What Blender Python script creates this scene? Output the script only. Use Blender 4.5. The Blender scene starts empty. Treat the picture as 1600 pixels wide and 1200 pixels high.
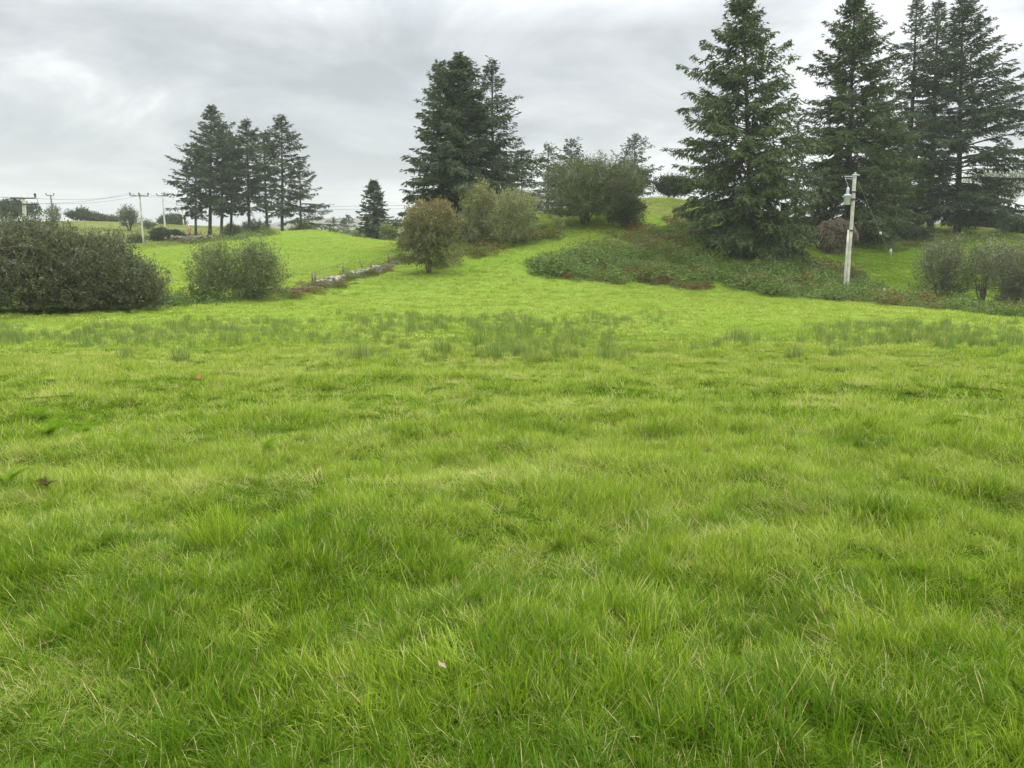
import bpy, math, random
import numpy as np
R = math.radians
random.seed(7)
rng = np.random.default_rng(7)
scene = bpy.context.scene
col = scene.collection

# ------------------------------------------------------------------ camera
F = 1209.0                       # focal length in pixels of the 1600 px wide photograph
EYE = 1.65
PITCH = R(11.68)
cam_data = bpy.data.cameras.new('camera')
cam_data.sensor_width = 36.0
cam_data.lens = F / 1600 * 36.0
cam_data.clip_start = 0.05
cam_data.clip_end = 8000
cam = bpy.data.objects.new('camera', cam_data)
col.objects.link(cam)
cam.location = (0, 0, EYE)
cam.rotation_euler = (R(90) - PITCH, 0, 0)
scene.camera = cam
scene.render.resolution_x, scene.render.resolution_y = 1024, 768
scene.view_settings.view_transform = 'Standard'
scene.view_settings.look = 'None'
scene.view_settings.exposure = 0.28
scene.view_settings.gamma = 1.0
scene.cycles.max_bounces = 6
scene.cycles.diffuse_bounces = 3
scene.cycles.transmission_bounces = 4
scene.cycles.volume_bounces = 1

# ------------------------------------------------------------------ sky and sun
SUN_EL, SUN_AZ = 48, 25          # azimuth measured from +Y towards +X
world = bpy.data.worlds.new('World')
scene.world = world
world.use_nodes = True
wn = world.node_tree; wn.nodes.clear()
def N(nt, typ, **kw):
    n = nt.nodes.new(typ)
    for k, v in kw.items():
        setattr(n, k, v)
    return n
def math_node(nt, op, a, b=None, clamp=False):
    n = nt.nodes.new('ShaderNodeMath'); n.operation = op; n.use_clamp = clamp
    for i, s in enumerate((a, b)):
        if s is None: continue
        if isinstance(s, (int, float)): n.inputs[i].default_value = s
        else: nt.links.new(s, n.inputs[i])
    return n.outputs[0]
def mixcol(nt, fac, a, b):
    n = nt.nodes.new('ShaderNodeMix'); n.data_type = 'RGBA'
    if isinstance(fac, (int, float)): n.inputs[0].default_value = fac
    else: nt.links.new(fac, n.inputs[0])
    for i, s in ((6, a), (7, b)):
        if isinstance(s, tuple): n.inputs[i].default_value = (*s[:3], 1)
        else: nt.links.new(s, n.inputs[i])
    return n.outputs[2]
def ramp(nt, src, stops):
    n = nt.nodes.new('ShaderNodeValToRGB')
    cr = n.color_ramp
    while len(cr.elements) < len(stops): cr.elements.new(0.5)
    for e, (p, c) in zip(cr.elements, stops):
        e.position = p
        e.color = (c, c, c, 1) if isinstance(c, (int, float)) else (*c, 1)
    nt.links.new(src, n.inputs[0])
    return n.outputs[0]

tc = N(wn, 'ShaderNodeTexCoord')
sep = N(wn, 'ShaderNodeSeparateXYZ'); wn.links.new(tc.outputs['Generated'], sep.inputs[0])
zz = math_node(wn, 'MAXIMUM', sep.outputs[2], 0.0)
den = math_node(wn, 'ADD', zz, 0.30)
cx = math_node(wn, 'DIVIDE', sep.outputs[0], den)
cy = math_node(wn, 'DIVIDE', sep.outputs[1], den)
cmb = N(wn, 'ShaderNodeCombineXYZ'); wn.links.new(cx, cmb.inputs[0]); wn.links.new(cy, cmb.inputs[1])
n1 = N(wn, 'ShaderNodeTexNoise'); n1.inputs['Scale'].default_value = 1.7; n1.inputs['Detail'].default_value = 7; n1.inputs['Roughness'].default_value = 0.58; n1.inputs['Distortion'].default_value = 0.4
wn.links.new(cmb.outputs[0], n1.inputs['Vector'])
n2 = N(wn, 'ShaderNodeTexNoise'); n2.inputs['Scale'].default_value = 0.6; n2.inputs['Detail'].default_value = 3
mp = N(wn, 'ShaderNodeMapping'); mp.inputs['Location'].default_value = (3.1, 7.7, 0)
wn.links.new(cmb.outputs[0], mp.inputs[0]); wn.links.new(mp.outputs[0], n2.inputs['Vector'])
cl = math_node(wn, 'ADD', math_node(wn, 'MULTIPLY', n1.outputs[0], 0.6), math_node(wn, 'MULTIPLY', n2.outputs[0], 0.4))
# the cloud deck is thicker (darker) towards the left
cl = math_node(wn, 'ADD', cl, math_node(wn, 'MULTIPLY', sep.outputs[0], 0.07))
ccol = ramp(wn, cl, [(0.41, (0.42, 0.445, 0.475)), (0.47, (0.51, 0.535, 0.56)), (0.53, (0.62, 0.645, 0.66)), (0.59, (0.84, 0.85, 0.86))])
# overcast brightens overhead; boosted further here, out of view, to light the grass
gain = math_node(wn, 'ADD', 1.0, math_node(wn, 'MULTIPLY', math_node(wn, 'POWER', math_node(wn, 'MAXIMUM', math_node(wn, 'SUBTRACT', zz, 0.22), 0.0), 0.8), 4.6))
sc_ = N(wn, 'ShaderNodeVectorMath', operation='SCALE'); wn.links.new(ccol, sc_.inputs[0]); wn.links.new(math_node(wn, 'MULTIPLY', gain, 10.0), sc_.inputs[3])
sky = N(wn, 'ShaderNodeTexSky'); sky.sky_type = 'NISHITA'; sky.sun_disc = False
sky.sun_elevation = R(SUN_EL); sky.sun_rotation = R(SUN_AZ)
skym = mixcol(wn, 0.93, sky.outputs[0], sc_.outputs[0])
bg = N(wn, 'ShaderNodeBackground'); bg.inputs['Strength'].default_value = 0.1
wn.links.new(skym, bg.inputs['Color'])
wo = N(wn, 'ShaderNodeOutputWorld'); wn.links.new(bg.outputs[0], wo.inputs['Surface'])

sun_data = bpy.data.lights.new('sun', 'SUN')
sun_data.energy = 1.5
sun_data.angle = R(25)
sun_data.color = (1.0, 0.96, 0.88)
sun = bpy.data.objects.new('sun', sun_data)
col.objects.link(sun)
sun.rotation_euler = (R(90 - SUN_EL), 0, R(180 - SUN_AZ))   # light travels away from azimuth SUN_AZ
sun.location = (0, 0, 60)

# ------------------------------------------------------------------ helpers
def tag(o, label=None, cat=None, group=None, kind=None):
    if label: o['label'] = label
    if cat: o['category'] = cat
    if group: o['group'] = group
    if kind: o['kind'] = kind
    return o
def empty(name, loc, label, cat, group=None, rz=0.0, scale=(1, 1, 1)):
    o = bpy.data.objects.new(name, None); col.objects.link(o)
    o.empty_display_size = 0.3
    o.location = loc; o.rotation_euler = (0, 0, rz); o.scale = scale
    return tag(o, label, cat, group)
def link(name, me, parent=None, mat=None):
    o = bpy.data.objects.new(name, me); col.objects.link(o)
    if mat is not None and len(me.materials) == 0: me.materials.append(mat)
    if parent is not None: o.parent = parent
    return o
def mesh_np(name, V, faces, colr=None, smooth=False, mat=None):
    """faces: list of int arrays (n, k); colr: per-vertex (n, 3)"""
    V = np.asarray(V, dtype=np.float32).reshape(-1, 3)
    faces = [np.asarray(f, dtype=np.int32) for f in (faces if isinstance(faces, list) else [faces]) if len(f)]
    me = bpy.data.meshes.new(name)
    me.vertices.add(len(V)); me.vertices.foreach_set('co', V.ravel())
    loops = np.concatenate([f.ravel() for f in faces])
    sizes = np.concatenate([np.full(len(f), f.shape[1], np.int32) for f in faces])
    starts = np.concatenate([[0], np.cumsum(sizes)[:-1]]).astype(np.int32)
    me.loops.add(len(loops)); me.loops.foreach_set('vertex_index', loops)
    me.polygons.add(len(sizes)); me.polygons.foreach_set('loop_start', starts)
    if smooth: me.polygons.foreach_set('use_smooth', np.ones(len(sizes), bool))
    if colr is not None:
        a = me.attributes.new('tone', 'FLOAT_COLOR', 'POINT')
        c = np.ones((len(V), 4), np.float32); c[:, :3] = colr
        a.data.foreach_set('color', c.ravel())
    me.update(calc_edges=True); me.validate()
    if mat: me.materials.append(mat)
    return me
def unit(v):
    return v / np.maximum(np.linalg.norm(v, axis=-1, keepdims=True), 1e-9)
def tubes(P, Rr, k=5, cap=True):
    """P (m,n,3) polylines, Rr (m,n) radii -> verts, [quads]"""
    P = np.asarray(P, float); Rr = np.asarray(Rr, float)
    m, n, _ = P.shape
    T = unit(np.gradient(P, axis=1))
    ref = np.where(np.abs(T[..., 2:3]) > 0.9, np.array([1.0, 0, 0]), np.array([0, 0, 1.0]))
    A = unit(np.cross(T, ref)); B = np.cross(T, A)
    th = np.arange(k) / k * 2 * math.pi
    V = P[:, :, None, :] + Rr[:, :, None, None] * (A[:, :, None, :] * np.cos(th)[None, None, :, None] + B[:, :, None, :] * np.sin(th)[None, None, :, None])
    idx = np.arange(m * n * k).reshape(m, n, k)
    a = idx[:, :-1, :]; b = idx[:, 1:, :]
    q = np.stack([a, np.roll(a, -1, 2), np.roll(b, -1, 2), b], -1).reshape(-1, 4)
    fs = [q]
    if cap:
        fs += [idx[:, 0, ::-1].reshape(-1, k), idx[:, -1, :].reshape(-1, k)]
    return V.reshape(-1, 3), fs
def merge(parts):
    Vs, groups, off = [], {}, 0
    for V, fs in parts:
        V = np.asarray(V, float).reshape(-1, 3)
        Vs.append(V)
        for f in (fs if isinstance(fs, list) else [fs]):
            f = np.asarray(f)
            if len(f): groups.setdefault(f.shape[1], []).append(f + off)
        off += len(V)
    return np.concatenate(Vs), [np.concatenate(g) for g in groups.values()]
def box(c, s, rot=None):
    v = np.array([[x, y, z] for z in (-.5, .5) for y in (-.5, .5) for x in (-.5, .5)]) * np.array(s)
    if rot is not None: v = v @ np.array(rot).T
    f = np.array([[0, 2, 3, 1], [4, 5, 7, 6], [0, 1, 5, 4], [2, 6, 7, 3], [0, 4, 6, 2], [1, 3, 7, 5]])
    return v + np.array(c), [f]
def hash2(ix, iy, s):
    h = (ix.astype(np.int64) * 374761393 + iy.astype(np.int64) * 668265263 + s * 1442695041) & 0x7fffffff
    h = ((h ^ (h >> 13)) * 1274126177) & 0x7fffffff
    h = (h ^ (h >> 16)) & 0xffff
    return h / 65535.0
def vnoise(x, y, s=0):
    x = np.asarray(x, float); y = np.asarray(y, float)
    ix = np.floor(x); iy = np.floor(y); fx = x - ix; fy = y - iy
    fx = fx * fx * (3 - 2 * fx); fy = fy * fy * (3 - 2 * fy)
    a = hash2(ix, iy, s); b = hash2(ix + 1, iy, s); c = hash2(ix, iy + 1, s); d = hash2(ix + 1, iy + 1, s)
    return (a * (1 - fx) + b * fx) * (1 - fy) + (c * (1 - fx) + d * fx) * fy
def fbm(x, y, s=0, o=3):
    t = 0; a = 0.5
    for i in range(o):
        t = t + a * vnoise(x * 2 ** i, y * 2 ** i, s + i * 17); a *= 0.5
    return t / (1 - 0.5 ** o)

# ------------------------------------------------------------------ terrain
CP, SP = math.cos(PITCH), math.sin(PITCH)
def slope_of(py):
    v = (600 - py) / F
    return (v * CP - SP) / (CP + v * SP)
def ray(px, py, Y):
    v = (600 - py) / F; u = (px - 800) / F
    return (u / (CP + v * SP) * Y, Y, EYE + slope_of(py) * Y)
ctrl = [
 # near meadow
 (0,1200,2.1),(800,1200,2.1),(1600,1200,2.1),(0,900,3.44),(800,900,3.44),(1600,900,3.44),
 (0,750,5.1),(800,750,5.1),(1600,750,5.1),(0,650,7.9),(800,650,7.9),(1600,650,7.9),
 (0,600,10.8),(800,600,10.8),(1600,600,10.6),(0,570,14.5),(400,570,14.6),(800,570,14.6),(1200,570,14.6),(1600,568,14.2),
 (0,540,19.5),(400,540,19.6),(800,540,19.8),(1200,540,19.6),(1600,540,18.5),(800,510,26),(1200,510,25.5),(400,512,25.5),
 (0,512,25),(130,503,27),(260,490,31),(380,478,35),(480,468,39),(560,458,43),(640,447,45),(800,480,35),(1000,480,35),
 # far edge of the meadow and the bank behind it
 (1600,501,30),(1450,484,36),(1300,470,42),(1150,457,46),(1000,444,48),(870,434,48.5),(1470,474,47),(1590,486,44),(1300,460,48),
 # wooded mound
 (700,427,50),(650,430,49),(750,397,56),(830,374,60),(870,400,54),(900,355,64),(960,366,61),(1000,312,75),(1060,312,75),
 (1050,345,67),(1000,400,55),(1100,400,55),(1165,400,57),(1200,440,50),(1230,403,58),(800,342,74),(700,372,68),(860,330,76),(1140,345,70),
 # right-hand pasture
 (1300,386,63),(1400,388,64),(1400,430,55),(1380,458,50),(1550,400,60),(1550,372,72),(1640,378,72),(1430,362,78),(1500,350,90),(1390,352,88),(1620,348,115),(1700,470,48),
 # left-hand pasture with its knoll
 (640,397,62),(590,425,53.5),(500,446,45),(430,460,40),(300,465,39),(240,458,41),(160,392,96),(220,390,95),(280,386,95),(330,383,95),(380,376,94),(430,366,93),
 (470,359,92),(510,363,92),(560,375,88),(610,382,82),(400,420,62),(300,420,62),(500,402,70),(560,408,64),(0,440,45),(100,410,70),(100,390,100),
 (320,373,108),(400,372,110),(250,366,130),(200,364,130),(130,346,150),(40,350,140),(300,352,165),
]
cw = [ray(*c) for c in ctrl]
cw += [(0,0,0),(-4,-5,0.02),(4,-5,0),(-25,-20,0.4),(25,-20,-.2),(0,-60,1),(-60,-40,1),(60,-40,0),(-45,10,-.4),(45,8,-1.2),(-60,40,-1.5),(60,30,-3),
       (-22,118,-1.2),(-17,110,-2.6),(15,112,0.2),(30,112,0.5),(-7,104,-2.2),(60,110,0.4),(0,170,-1),(-60,220,0),(60,200,-1),(0,260,-1.5),(-160,150,0),(160,120,-1),(130,40,-3),(-130,40,-1)]
cw = np.array(cw)
S_ = 20.0
def tps_phi(r2):
    return 0.5 * r2 * np.log(r2 + 1e-9)
c2 = cw[:, :2] / S_
d2 = ((c2[:, None] - c2[None]) ** 2).sum(-1)
nC = len(cw)
A_ = np.zeros((nC + 3, nC + 3)); A_[:nC, :nC] = tps_phi(d2) + np.eye(nC) * 0.004
A_[:nC, nC] = 1; A_[:nC, nC + 1:] = c2; A_[nC:, :nC] = A_[:nC, nC:].T
W_ = np.linalg.solve(A_, np.concatenate([cw[:, 2], [0, 0, 0]]))
def height(x, y, detail=True):
    x = np.atleast_1d(np.asarray(x, float)); y = np.atleast_1d(np.asarray(y, float))
    out = np.empty(x.shape)
    xf, yf, of = x.ravel(), y.ravel(), out.reshape(-1)
    for s in range(0, len(xf), 20000):
        X = xf[s:s + 20000] / S_; Y = yf[s:s + 20000] / S_
        r2 = (X[:, None] - c2[None, :, 0]) ** 2 + (Y[:, None] - c2[None, :, 1]) ** 2
        of[s:s + 20000] = tps_phi(r2) @ W_[:nC] + W_[nC] + X * W_[nC + 1] + Y * W_[nC + 2]
    r = np.hypot(x, y)
    k = np.clip((r - 170) / 130, 0, 1); k = k * k * (3 - 2 * k)
    out = np.clip(out, -8, 9) * (1 - k) + k * (-1.2 + 2.0 * (fbm(x / 90, y / 90, 5) - 0.5))
    if detail:
        near = np.clip((r - 1.0) / 2, 0.3, 1)
        lump = np.clip((fbm(x / 0.8, y / 0.6, 3, 2) - 0.3) / 0.4, 0, 1)
        out = out + (lump - 0.5) * 0.11 * near * np.clip(1.4 - r / 60, 0.3, 1)
        out = out + (vnoise(x / 1.5, y / 1.1, 13) - 0.5) * 0.10 * near
        out = out + (vnoise(x / 3.1, y / 2.2, 9) - 0.5) * 0.13 * near * np.clip(r / 4, 0, 1)
    return out
def H1(x, y): return float(height(x, y)[0])
def ground_at(px, Y):
    z = 0.0
    for _ in range(4):
        x = (px - 800) / F * (Y * CP - (z - EYE) * SP)
        z = H1(x, Y)
    return (x, Y, z)
def top_z(py, Y): return EYE + slope_of(py) * Y
def project(x, y, z):
    dz = z - EYE
    zc = y * CP - dz * SP
    return 800 + F * x / zc, 600 - F * (y * SP + dz * CP) / zc

# ------------------------------------------------------------------ materials
def new_mat(name):
    m = bpy.data.materials.new(name); m.use_nodes = True
    nt = m.node_tree; nt.nodes.clear()
    out = nt.nodes.new('ShaderNodeOutputMaterial')
    return m, nt, out
def pos_noise(nt, scale, detail=3, rough=0.5, obj=False):
    n = nt.nodes.new('ShaderNodeTexNoise'); n.inputs['Scale'].default_value = scale
    n.inputs['Detail'].default_value = detail; n.inputs['Roughness'].default_value = rough
    if obj:
        t = nt.nodes.new('ShaderNodeTexCoord'); nt.links.new(t.outputs['Object'], n.inputs['Vector'])
    else:
        g = nt.nodes.new('ShaderNodeNewGeometry'); nt.links.new(g.outputs['Position'], n.inputs['Vector'])
    return n.outputs[0]
def leafy(nt, out, colour, translucent=0.35, gloss=0.06, rough=0.45):
    d = nt.nodes.new('ShaderNodeBsdfDiffuse'); t = nt.nodes.new('ShaderNodeBsdfTranslucent'); g = nt.nodes.new('ShaderNodeBsdfGlossy')
    g.inputs['Roughness'].default_value = rough; g.inputs['Color'].default_value = (1, 1, 1, 1)
    nt.links.new(colour, d.inputs[0]); nt.links.new(colour, t.inputs[0])
    m1 = nt.nodes.new('ShaderNodeMixShader'); m1.inputs[0].default_value = translucent
    nt.links.new(d.outputs[0], m1.inputs[1]); nt.links.new(t.outputs[0], m1.inputs[2])
    m2 = nt.nodes.new('ShaderNodeMixShader'); m2.inputs[0].default_value = gloss
    nt.links.new(m1.outputs[0], m2.inputs[1]); nt.links.new(g.outputs[0], m2.inputs[2])
    nt.links.new(m2.outputs[0], out.inputs['Surface'])
def tone(nt):
    a = nt.nodes.new('ShaderNodeAttribute'); a.attribute_name = 'tone'
    s = nt.nodes.new('ShaderNodeSeparateColor'); nt.links.new(a.outputs['Color'], s.inputs[0])
    return s.outputs
def leaf_mat(name, c0, c1, c2=None, translucent=0.3, gloss=0.05):
    """tone.r picks between c0 and c1, tone.g above 0.5 shows c2"""
    m, nt, out = new_mat(name)
    r, g, b = tone(nt)
    c = mixcol(nt, r, c0, c1)
    if c2 is not None: c = mixcol(nt, g, c, c2)
    leafy(nt, out, c, translucent, gloss * .45, .35)
    return m
def solid(name, c0, c1, scale=6, rough=0.8, metal=0.0, bump=0.0, detail=4):
    m, nt, out = new_mat(name)
    n = pos_noise(nt, scale, detail, obj=True)
    c = mixcol(nt, ramp(nt, n, [(0.35, 0.0), (0.65, 1.0)]), c0, c1)
    p = nt.nodes.new('ShaderNodeBsdfPrincipled'); p.inputs['Roughness'].default_value = rough; p.inputs['Metallic'].default_value = metal
    nt.links.new(c, p.inputs['Base Color'])
    if bump:
        b = nt.nodes.new('ShaderNodeBump'); b.inputs['Strength'].default_value = bump; b.inputs['Distance'].default_value = 0.03
        nt.links.new(n, b.inputs['Height']); nt.links.new(b.outputs[0], p.inputs['Normal'])
    nt.links.new(p.outputs[0], out.inputs['Surface'])
    return m

def grass_mat():
    m, nt, out = new_mat('grass_blades')
    r, g, b = tone(nt)
    ins = nt.nodes.new('ShaderNodeAttribute'); ins.attribute_type = 'INSTANCER'; ins.attribute_name = 'tint'
    big = ramp(nt, pos_noise(nt, 0.22, 3), [(0.36, 0.0), (0.64, 1.0)])
    med = ramp(nt, pos_noise(nt, 1.3, 3), [(0.35, 0.0), (0.68, 1.0)])
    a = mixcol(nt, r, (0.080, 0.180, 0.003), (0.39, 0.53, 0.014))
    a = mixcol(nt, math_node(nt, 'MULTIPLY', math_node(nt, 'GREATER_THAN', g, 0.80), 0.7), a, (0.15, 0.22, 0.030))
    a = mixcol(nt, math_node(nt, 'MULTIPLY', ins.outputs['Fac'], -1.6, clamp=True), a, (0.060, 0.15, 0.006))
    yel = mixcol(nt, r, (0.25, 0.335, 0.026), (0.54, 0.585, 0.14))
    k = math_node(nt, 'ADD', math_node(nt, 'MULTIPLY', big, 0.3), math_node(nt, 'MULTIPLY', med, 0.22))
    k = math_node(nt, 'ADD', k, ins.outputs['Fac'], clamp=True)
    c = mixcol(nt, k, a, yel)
    c = mixcol(nt, b, c, (0.60, 0.50, 0.24))
    leafy(nt, out, c, 0.36, 0.010, 0.5)
    return m
M = {}
M['grass'] = grass_mat()
def rush_mat():
    m, nt, out = new_mat('rush_stems')
    r, g, b = tone(nt)
    c = mixcol(nt, r, (0.085, 0.158, 0.015), (0.25, 0.35, 0.046))
    c = mixcol(nt, b, c, (0.42, 0.33, 0.13))
    leafy(nt, out, c, 0.15, 0.05)
    return m
M['rush'] = rush_mat()
def ground_mat():
    m, nt, out = new_mat('meadow_ground')
    big = ramp(nt, pos_noise(nt, 0.10, 4), [(0.38, 0.0), (0.64, 1.0)])
    med = ramp(nt, pos_noise(nt, 0.9, 5, 0.65), [(0.35, 0.0), (0.68, 1.0)])
    fine = ramp(nt, pos_noise(nt, 14, 5, 0.7), [(0.35, 0.0), (0.68, 1.0)])
    c = mixcol(nt, fine, (0.085, 0.16, 0.013), (0.20, 0.31, 0.035))
    y = mixcol(nt, fine, (0.12, 0.17, 0.024), (0.28, 0.325, 0.08))
    k = math_node(nt, 'ADD', math_node(nt, 'MULTIPLY', big, 0.4), math_node(nt, 'MULTIPLY', med, 0.4))
    c = mixcol(nt, k, c, y)
    th = nt.nodes.new('ShaderNodeAttribute'); th.attribute_name = 'thatch'
    c = mixcol(nt, th.outputs['Fac'], c, mixcol(nt, ramp(nt, pos_noise(nt, 60, 6, 0.8), [(0.4, 0.0), (0.62, 1.0)]), (0.020, 0.040, 0.004), (0.10, 0.16, 0.012)))
    ro = nt.nodes.new('ShaderNodeAttribute'); ro.attribute_name = 'rough'
    c = mixcol(nt, ro.outputs['Fac'], c, mixcol(nt, k, (0.075, 0.095, 0.022), (0.22, 0.23, 0.075)))
    p = nt.nodes.new('ShaderNodeBsdfDiffuse'); nt.links.new(c, p.inputs[0])
    b = nt.nodes.new('ShaderNodeBump'); b.inputs['Strength'].default_value = 0.9; b.inputs['Distance'].default_value = 0.12
    nt.links.new(med, b.inputs['Height'])
    nt.links.new(b.outputs[0], p.inputs['Normal'])
    nt.links.new(p.outputs[0], out.inputs['Surface'])
    return m
M['ground'] = ground_mat()
M['bark'] = solid('spruce_bark', (0.048, 0.042, 0.033), (0.115, 0.10, 0.08), 3, 0.95, bump=0.5)
M['greybark'] = solid('grey_bark', (0.085, 0.075, 0.05), (0.25, 0.225, 0.16), 5, 0.95, bump=0.4)
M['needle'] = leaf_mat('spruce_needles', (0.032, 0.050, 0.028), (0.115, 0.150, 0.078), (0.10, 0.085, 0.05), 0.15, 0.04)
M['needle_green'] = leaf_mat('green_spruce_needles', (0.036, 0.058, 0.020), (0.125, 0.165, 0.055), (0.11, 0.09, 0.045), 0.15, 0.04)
M['willow'] = leaf_mat('grey_willow_leaves', (0.060, 0.085, 0.020), (0.24, 0.29, 0.10), (0.24, 0.30, 0.05), 0.2, 0.06)
M['dark_willow'] = leaf_mat('dark_willow_leaves', (0.034, 0.046, 0.017), (0.19, 0.205, 0.10), (0.19, 0.22, 0.06), 0.2, 0.05)
M['dome'] = leaf_mat('olive_willow_leaves', (0.045, 0.062, 0.016), (0.195, 0.235, 0.080), (0.24, 0.28, 0.06), 0.2, 0.05)
M['sallow'] = leaf_mat('sallow_leaves', (0.09, 0.12, 0.03), (0.31, 0.35, 0.13), (0.36, 0.34, 0.12), 0.25, 0.06)
M['rowan'] = leaf_mat('rowan_leaves', (0.070, 0.095, 0.020), (0.24, 0.26, 0.075), (0.27, 0.18, 0.08), 0.25, 0.06)
M['hawthorn'] = leaf_mat('hawthorn_leaves', (0.045, 0.065, 0.018), (0.17, 0.20, 0.075), (0.46, 0.45, 0.30), 0.2, 0.05)
M['broad'] = leaf_mat('broadleaf_leaves', (0.032, 0.050, 0.022), (0.085, 0.11, 0.04), (0.13, 0.15, 0.05), 0.2, 0.05)
M['bracken'] = leaf_mat('bracken_fronds', (0.038, 0.085, 0.010), (0.175, 0.27, 0.05), (0.165, 0.10, 0.028), 0.25, 0.05)
M['fern'] = leaf_mat('fern_fronds', (0.11, 0.23, 0.006), (0.23, 0.38, 0.02), (0.12, 0.08, 0.035), 0.5, 0.005)
M['stone'] = solid('lichened_stone', (0.055, 0.050, 0.035), (0.42, 0.385, 0.30), 3.5, 0.9, bump=0.6)
M['moss'] = solid('mossy_earth', (0.04, 0.05, 0.02), (0.12, 0.10, 0.05), 5, 1.0, bump=0.6)
M['earth'] = solid('torn_earth', (0.040, 0.032, 0.020), (0.11, 0.085, 0.052), 3, 1.0, bump=0.8)
M['deadwood'] = solid('dead_wood', (0.075, 0.058, 0.036), (0.21, 0.17, 0.11), 4, 0.9, bump=0.3)
M['paleroot'] = solid('weathered_branch', (0.28, 0.25, 0.19), (0.48, 0.44, 0.36), 4, 0.9)
M['pole'] = solid('weathered_pole', (0.42, 0.39, 0.31), (0.70, 0.67, 0.58), 2.2, 0.85, bump=0.2)
M['tarred'] = solid('dark_pole_wood', (0.10, 0.11, 0.10), (0.22, 0.22, 0.20), 2.0, 0.85)
M['iron'] = solid('dull_iron', (0.05, 0.05, 0.055), (0.10, 0.10, 0.11), 6, 0.6, 0.5)
M['zinc'] = solid('galvanised_steel', (0.38, 0.40, 0.42), (0.52, 0.54, 0.56), 6, 0.55, 0.3)
M['enamel'] = solid('grey_enamel', (0.55, 0.57, 0.63), (0.66, 0.68, 0.74), 3, 0.4, 0.0)
M['white'] = solid('white_guard', (0.72, 0.72, 0.70), (0.85, 0.85, 0.82), 3, 0.6)
M['post'] = solid('fence_timber', (0.10, 0.085, 0.06), (0.24, 0.21, 0.17), 5, 0.9)
M['palepost'] = solid('pale_timber', (0.32, 0.30, 0.24), (0.5, 0.47, 0.4), 5, 0.9)
M['hill'] = solid('hill_heather', (0.045, 0.055, 0.03), (0.15, 0.13, 0.09), 0.03, 1.0, detail=8)
M['orange'] = leaf_mat('fallen_leaf_orange', (0.36, 0.13, 0.03), (0.42, 0.18, 0.05))
M['pinkleaf'] = leaf_mat('fallen_leaf_tan', (0.40, 0.30, 0.2), (0.44, 0.34, 0.24))

# ------------------------------------------------------------------ ground sheet
rad = [0.0, 0.25]
while rad[-1] < 1500: rad.append(rad[-1] + max(0.09, rad[-1] * 0.021))
rad = np.array(rad)
ang = []
a = -180.0
while a < 180:
    ang.append(a); a += 0.33 if abs(a) < 48 else 2.5
ang = np.radians(np.array(ang))
RR, AA = np.meshgrid(rad[1:], ang, indexing='ij')
GX = (RR * np.sin(AA)).ravel(); GY = (RR * np.cos(AA)).ravel()
GZ = height(GX, GY)
nr, na = RR.shape
gi = np.arange(nr * na).reshape(nr, na)
q = np.stack([gi[:-1, :], np.roll(gi[:-1], -1, 1), np.roll(gi[1:], -1, 1), gi[1:, :]], -1).reshape(-1, 4)[:, ::-1]
V = np.concatenate([np.stack([GX, GY, GZ], 1), [[0, 0, H1(0, 0)]]])
tri = np.stack([np.roll(gi[0], -1), gi[0], np.full(na, nr * na)], -1)
ground = link('ground', mesh_np('ground', V, [q, tri], smooth=True, mat=M['ground']))
ground['kind'] = 'structure'
def rough_at(x, y):
    e = 5 * (fbm(x / 5, y / 5, 88, 2) - .5)
    return np.where(x < -9, np.clip((y - 98 + e) / 3, 0, 1), np.clip((y - 67 + e) / 4, 0, 1))
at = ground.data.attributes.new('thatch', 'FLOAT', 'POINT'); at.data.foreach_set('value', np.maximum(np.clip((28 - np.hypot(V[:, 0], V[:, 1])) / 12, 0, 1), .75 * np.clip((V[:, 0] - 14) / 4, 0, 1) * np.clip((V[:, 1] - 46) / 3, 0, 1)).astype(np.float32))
at = ground.data.attributes.new('rough', 'FLOAT', 'POINT'); at.data.foreach_set('value', rough_at(V[:, 0], V[:, 1]).astype(np.float32))

# far hills: long ridges beyond the fields
def ridge(specs):
    parts = []
    for (x0, x1, y0, depth, zt, seed) in specs:
        nx, ny = 120, 26
        X, Yg = np.meshgrid(np.linspace(x0, x1, nx), np.linspace(0, 1, ny), indexing='ij')
        tx = (X - x0) / (x1 - x0)
        prof = zt * (0.55 + 0.45 * np.sin(tx * math.pi)) * (0.72 + 0.55 * fbm(X / 150, X * 0 + seed, seed, 4))
        prof = prof * np.minimum(1, np.minimum(tx, 1 - tx) * 7) ** 0.6
        Z = prof * np.sin(Yg * math.pi) ** 0.9 * (0.9 + 0.2 * fbm(X / 40, Yg * 5, seed + 3, 3)) - 3.5
        idx = np.arange(nx * ny).reshape(nx, ny)
        f = np.stack([idx[:-1, :-1], idx[1:, :-1], idx[1:, 1:], idx[:-1, 1:]], -1).reshape(-1, 4)
        parts.append((np.stack([X, y0 + Yg * depth, Z], -1).reshape(-1, 3), [f]))
    return parts
Vh, fh = merge(ridge([(-235, -60, 640, 250, 11.5, 3), (-150, 60, 620, 200, 11, 8), (240, 640, 520, 260, 15, 12)]))
hills = link('hills', mesh_np('hills', Vh, fh, smooth=True, mat=M['hill'])); hills['kind'] = 'structure'

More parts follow.
